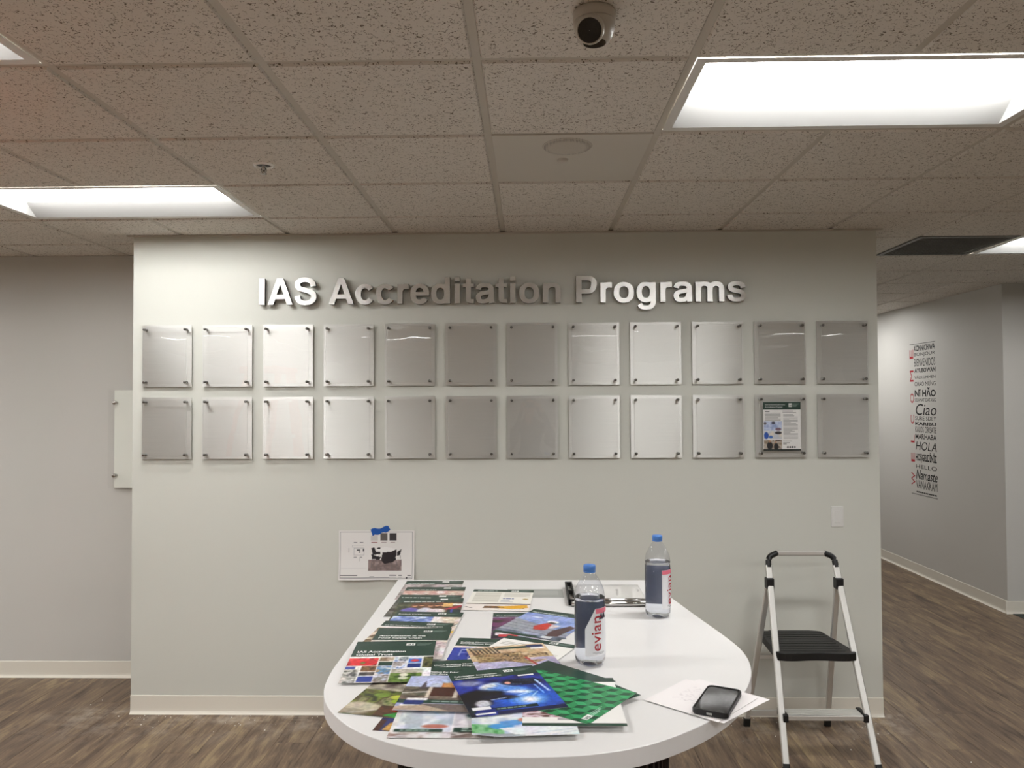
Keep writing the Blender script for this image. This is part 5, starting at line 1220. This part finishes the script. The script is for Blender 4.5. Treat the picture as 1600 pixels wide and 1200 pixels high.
# ------------------------------------------------------------------ seen only as reflections in the acrylic: orange ladder and the photographer
LO = (-2.15, -2.80, 0)
ld = thing('stepladder', 'tall orange fibreglass stepladder, seen only as a reflection in the left frames', 'ladder', LO, math.radians(18))
LH = 2.02
for sx in (-1, 1):
    MB().tube([(sx*0.30, 0.0, 0.0), (sx*0.17, 0.33, LH)], 0, flat=(0.075, 0.028), up=(0, 1, 0)).build('front_rail', M_ladder_orange, ld)
    MB().tube([(sx*0.27, 1.02, 0.0), (sx*0.15, 0.45, LH)], 0, flat=(0.05, 0.025), up=(0, 1, 0)).build('rear_rail', M_ladder_orange, ld)
for k in range(6):
    f = (k+1)/7*1.02; y = 0.33*f; w_ = 0.30-0.13*f
    MB().box(-w_, y-0.02, LH*f-0.014, w_, y+0.065, LH*f+0.014).build('step', M_alu, ld)
    if k % 2 == 0: MB().tube([(-0.27+0.12*f, 1.02-0.57*f, LH*f), (0.27-0.12*f, 1.02-0.57*f, LH*f)], 0.010, 8).build('rear_brace', M_alu, ld)
MB().box(-0.21, 0.27, LH-0.01, 0.21, 0.51, LH+0.05).build('top_cap', M_ladder_orange, ld, bevel=0.01)

M_skin = mat('skin', (196, 148, 122), 0.5); M_shirt = mat('dark_shirt', (34, 34, 40), 0.8); M_trouser = mat('dark_trousers', (40, 42, 52), 0.8); M_hair = mat('dark_hair', (34, 26, 22), 0.7)
def skin_body(name, chains, root, m, parent=None, sub=2):
    """chains: lists of ((x, y, z), radius); points at the same place are shared"""
    vs, rs, es, idx = [], [], [], {}
    for ch in chains:
        prev = None
        for p, r in ch:
            key = tuple(round(c, 4) for c in p)
            if key not in idx: idx[key] = len(vs); vs.append(p); rs.append(r)
            i = idx[key]
            if prev is not None and prev != i: es.append((prev, i))
            prev = i
    me = bpy.data.meshes.new(name); me.from_pydata(vs, es, []); me.materials.append(m)
    ob = bpy.data.objects.new(name, me); COL.objects.link(ob)
    if parent: ob.parent = parent
    md = ob.modifiers.new('skin', 'SKIN'); md.use_smooth_shade = True
    if not me.skin_vertices: me.skin_vertices.new() if hasattr(me.skin_vertices, 'new') else None
    sv = me.skin_vertices[0].data
    for i, r in enumerate(rs):
        rr = r if isinstance(r, tuple) else (r, r)
        sv[i].radius = rr; sv[i].use_root = (i == root)
    sb = ob.modifiers.new('smooth', 'SUBSURF'); sb.levels = sub; sb.render_levels = sub
    return ob
PX, PY2 = 0.03, -4.86
try:
    V = lambda x, y, z: (x, y, z)
    pel = (V(0, 0, 0.98), (0.155, 0.115))
    hands = {}
    chains = [[pel, (V(0, 0.01, 1.15), (0.145, 0.105)), (V(0, 0.0, 1.34), (0.165, 0.115)), (V(0, -0.01, 1.47), (0.12, 0.085)), (V(0, 0.0, 1.53), (0.06, 0.06)), (V(0, 0.02, 1.60), (0.055, 0.06)),
               (V(0, 0.035, 1.66), (0.070, 0.085)), (V(0, 0.025, 1.74), (0.076, 0.095)), (V(0, 0.01, 1.80), (0.055, 0.07))]]
    for s_ in (-1, 1):
        chains.append([pel, (V(s_*0.095, 0, 0.90), 0.095), (V(s_*0.105, 0.02, 0.50), 0.060), (V(s_*0.11, -0.01, 0.30), 0.058), (V(s_*0.115, -0.02, 0.09), 0.040), (V(s_*0.12, 0.03, 0.045), 0.042), (V(s_*0.13, 0.15, 0.035), (0.042, 0.030))])
        chains.append([(V(0, -0.01, 1.47), (0.12, 0.085)), (V(s_*0.17, -0.01, 1.45), 0.062), (V(s_*0.235, 0.08, 1.22), 0.047), (V(s_*0.150, 0.30, 1.50), 0.034), (V(s_*0.105, 0.375, 1.63), 0.026), (V(s_*0.090, 0.395, 1.69), (0.034, 0.020))])
    person = skin_body('person', chains, 0, M_shirt)
    person.location = (PX, PY2, 0)
    tag(person, 'person in dark clothes photographing with a raised phone, seen only as a dim reflection', 'person')
    # head cover: face skin with features, hair, trousers and hands as children
    hd = MB()
    def ellip(mb, c, r, n=20, m_=12, cut=None):
        vs = [(c[0]+r[0]*math.sin(math.pi*j/m_)*math.cos(2*math.pi*i/n), c[1]+r[1]*math.sin(math.pi*j/m_)*math.sin(2*math.pi*i/n), c[2]+r[2]*math.cos(math.pi*j/m_)) for j in range(m_+1) for i in range(n)]
        mb.add(vs, [(j*n+i, (j+1)*n+i, (j+1)*n+(i+1) % n, j*n+(i+1) % n) for j in range(m_) for i in range(n)], 0, True)
    ellip(hd, (0, 0.03, 1.71), (0.077, 0.098, 0.118)); ellip(hd, (0, 0.045, 1.635), (0.055, 0.07, 0.05)); ellip(hd, (0, 0.132, 1.70), (0.014, 0.020, 0.024)); ellip(hd, (0.078, 0.02, 1.70), (0.012, 0.022, 0.032)); ellip(hd, (-0.078, 0.02, 1.70), (0.012, 0.022, 0.032))
    hd.tube([(0, 0.02, 1.50), (0, 0.025, 1.64)], 0.060, 16); face = hd.build('head', M_skin, person)
    ey = MB()
    for s_ in (-1, 1): ellip(ey, (s_*0.032, 0.113, 1.722), (0.012, 0.010, 0.008), 12, 8)
    ey.build('eyes', M_ink, face)
    mo = MB(); ellip(mo, (0, 0.118, 1.655), (0.024, 0.008, 0.006), 12, 8); mo.build('mouth', mat('lips', (160, 96, 86), 0.5), face)
    hr = MB(); ellip(hr, (0, 0.010, 1.748), (0.086, 0.102, 0.092)); hr.build('hair', M_hair, person)
    legs = [[(V(0, 0, 1.00), (0.163, 0.123)), (V(0, 0, 0.93), (0.165, 0.125))]]
    for s_ in (-1, 1): legs.append([(V(0, 0, 0.93), (0.165, 0.125)), (V(s_*0.095, 0, 0.84), 0.105), (V(s_*0.105, 0.02, 0.50), 0.072), (V(s_*0.11, -0.01, 0.30), 0.070), (V(s_*0.115, -0.02, 0.07), 0.064)])
    skin_body('trousers', legs, 1, M_trouser, person)
    for s_ in (-1, 1):
        hc = [[(V(s_*0.112, 0.365, 1.60), 0.026), (V(s_*0.100, 0.385, 1.66), (0.032, 0.020)), (V(s_*0.092, 0.395, 1.705), (0.036, 0.018))]]
        for k in range(4):
            z = 1.715+0.014*(k-1.0); ln = (0.9, 1.0, 0.95, 0.75)[k]
            hc.append([(V(s_*0.092, 0.395, 1.705), (0.036, 0.018)), (V(s_*0.090, 0.412, z), 0.0095), (V(s_*(0.090-0.022*ln), 0.440, z+0.004), 0.0085), (V(s_*(0.086-0.040*ln), 0.446, z+0.002), 0.0075)])
        hc.append([(V(s_*0.100, 0.385, 1.66), (0.032, 0.020)), (V(s_*0.078, 0.395, 1.672), 0.010), (V(s_*0.060, 0.402, 1.690), 0.0085)])
        skin_body('hand', hc, 1, M_skin, person)
except Exception as ex:
    print('figure skipped', ex)
hp = thing('phone_in_hand', 'phone held up by the photographer, seen only as a dim reflection', 'phone', (PX, PY2+0.4195, 1.71))
MB().box(-0.068, 0, -0.038, 0.068, 0.008, 0.038).build('body', M_black, hp, bevel=0.004)
MB().lathe([(0.0005, 0.0105), (0.006, 0.0105), (0.007, 0.009)], (-0.055, 0, 0.02), 14, axis='y').build('lens', M_blackgloss, hp)
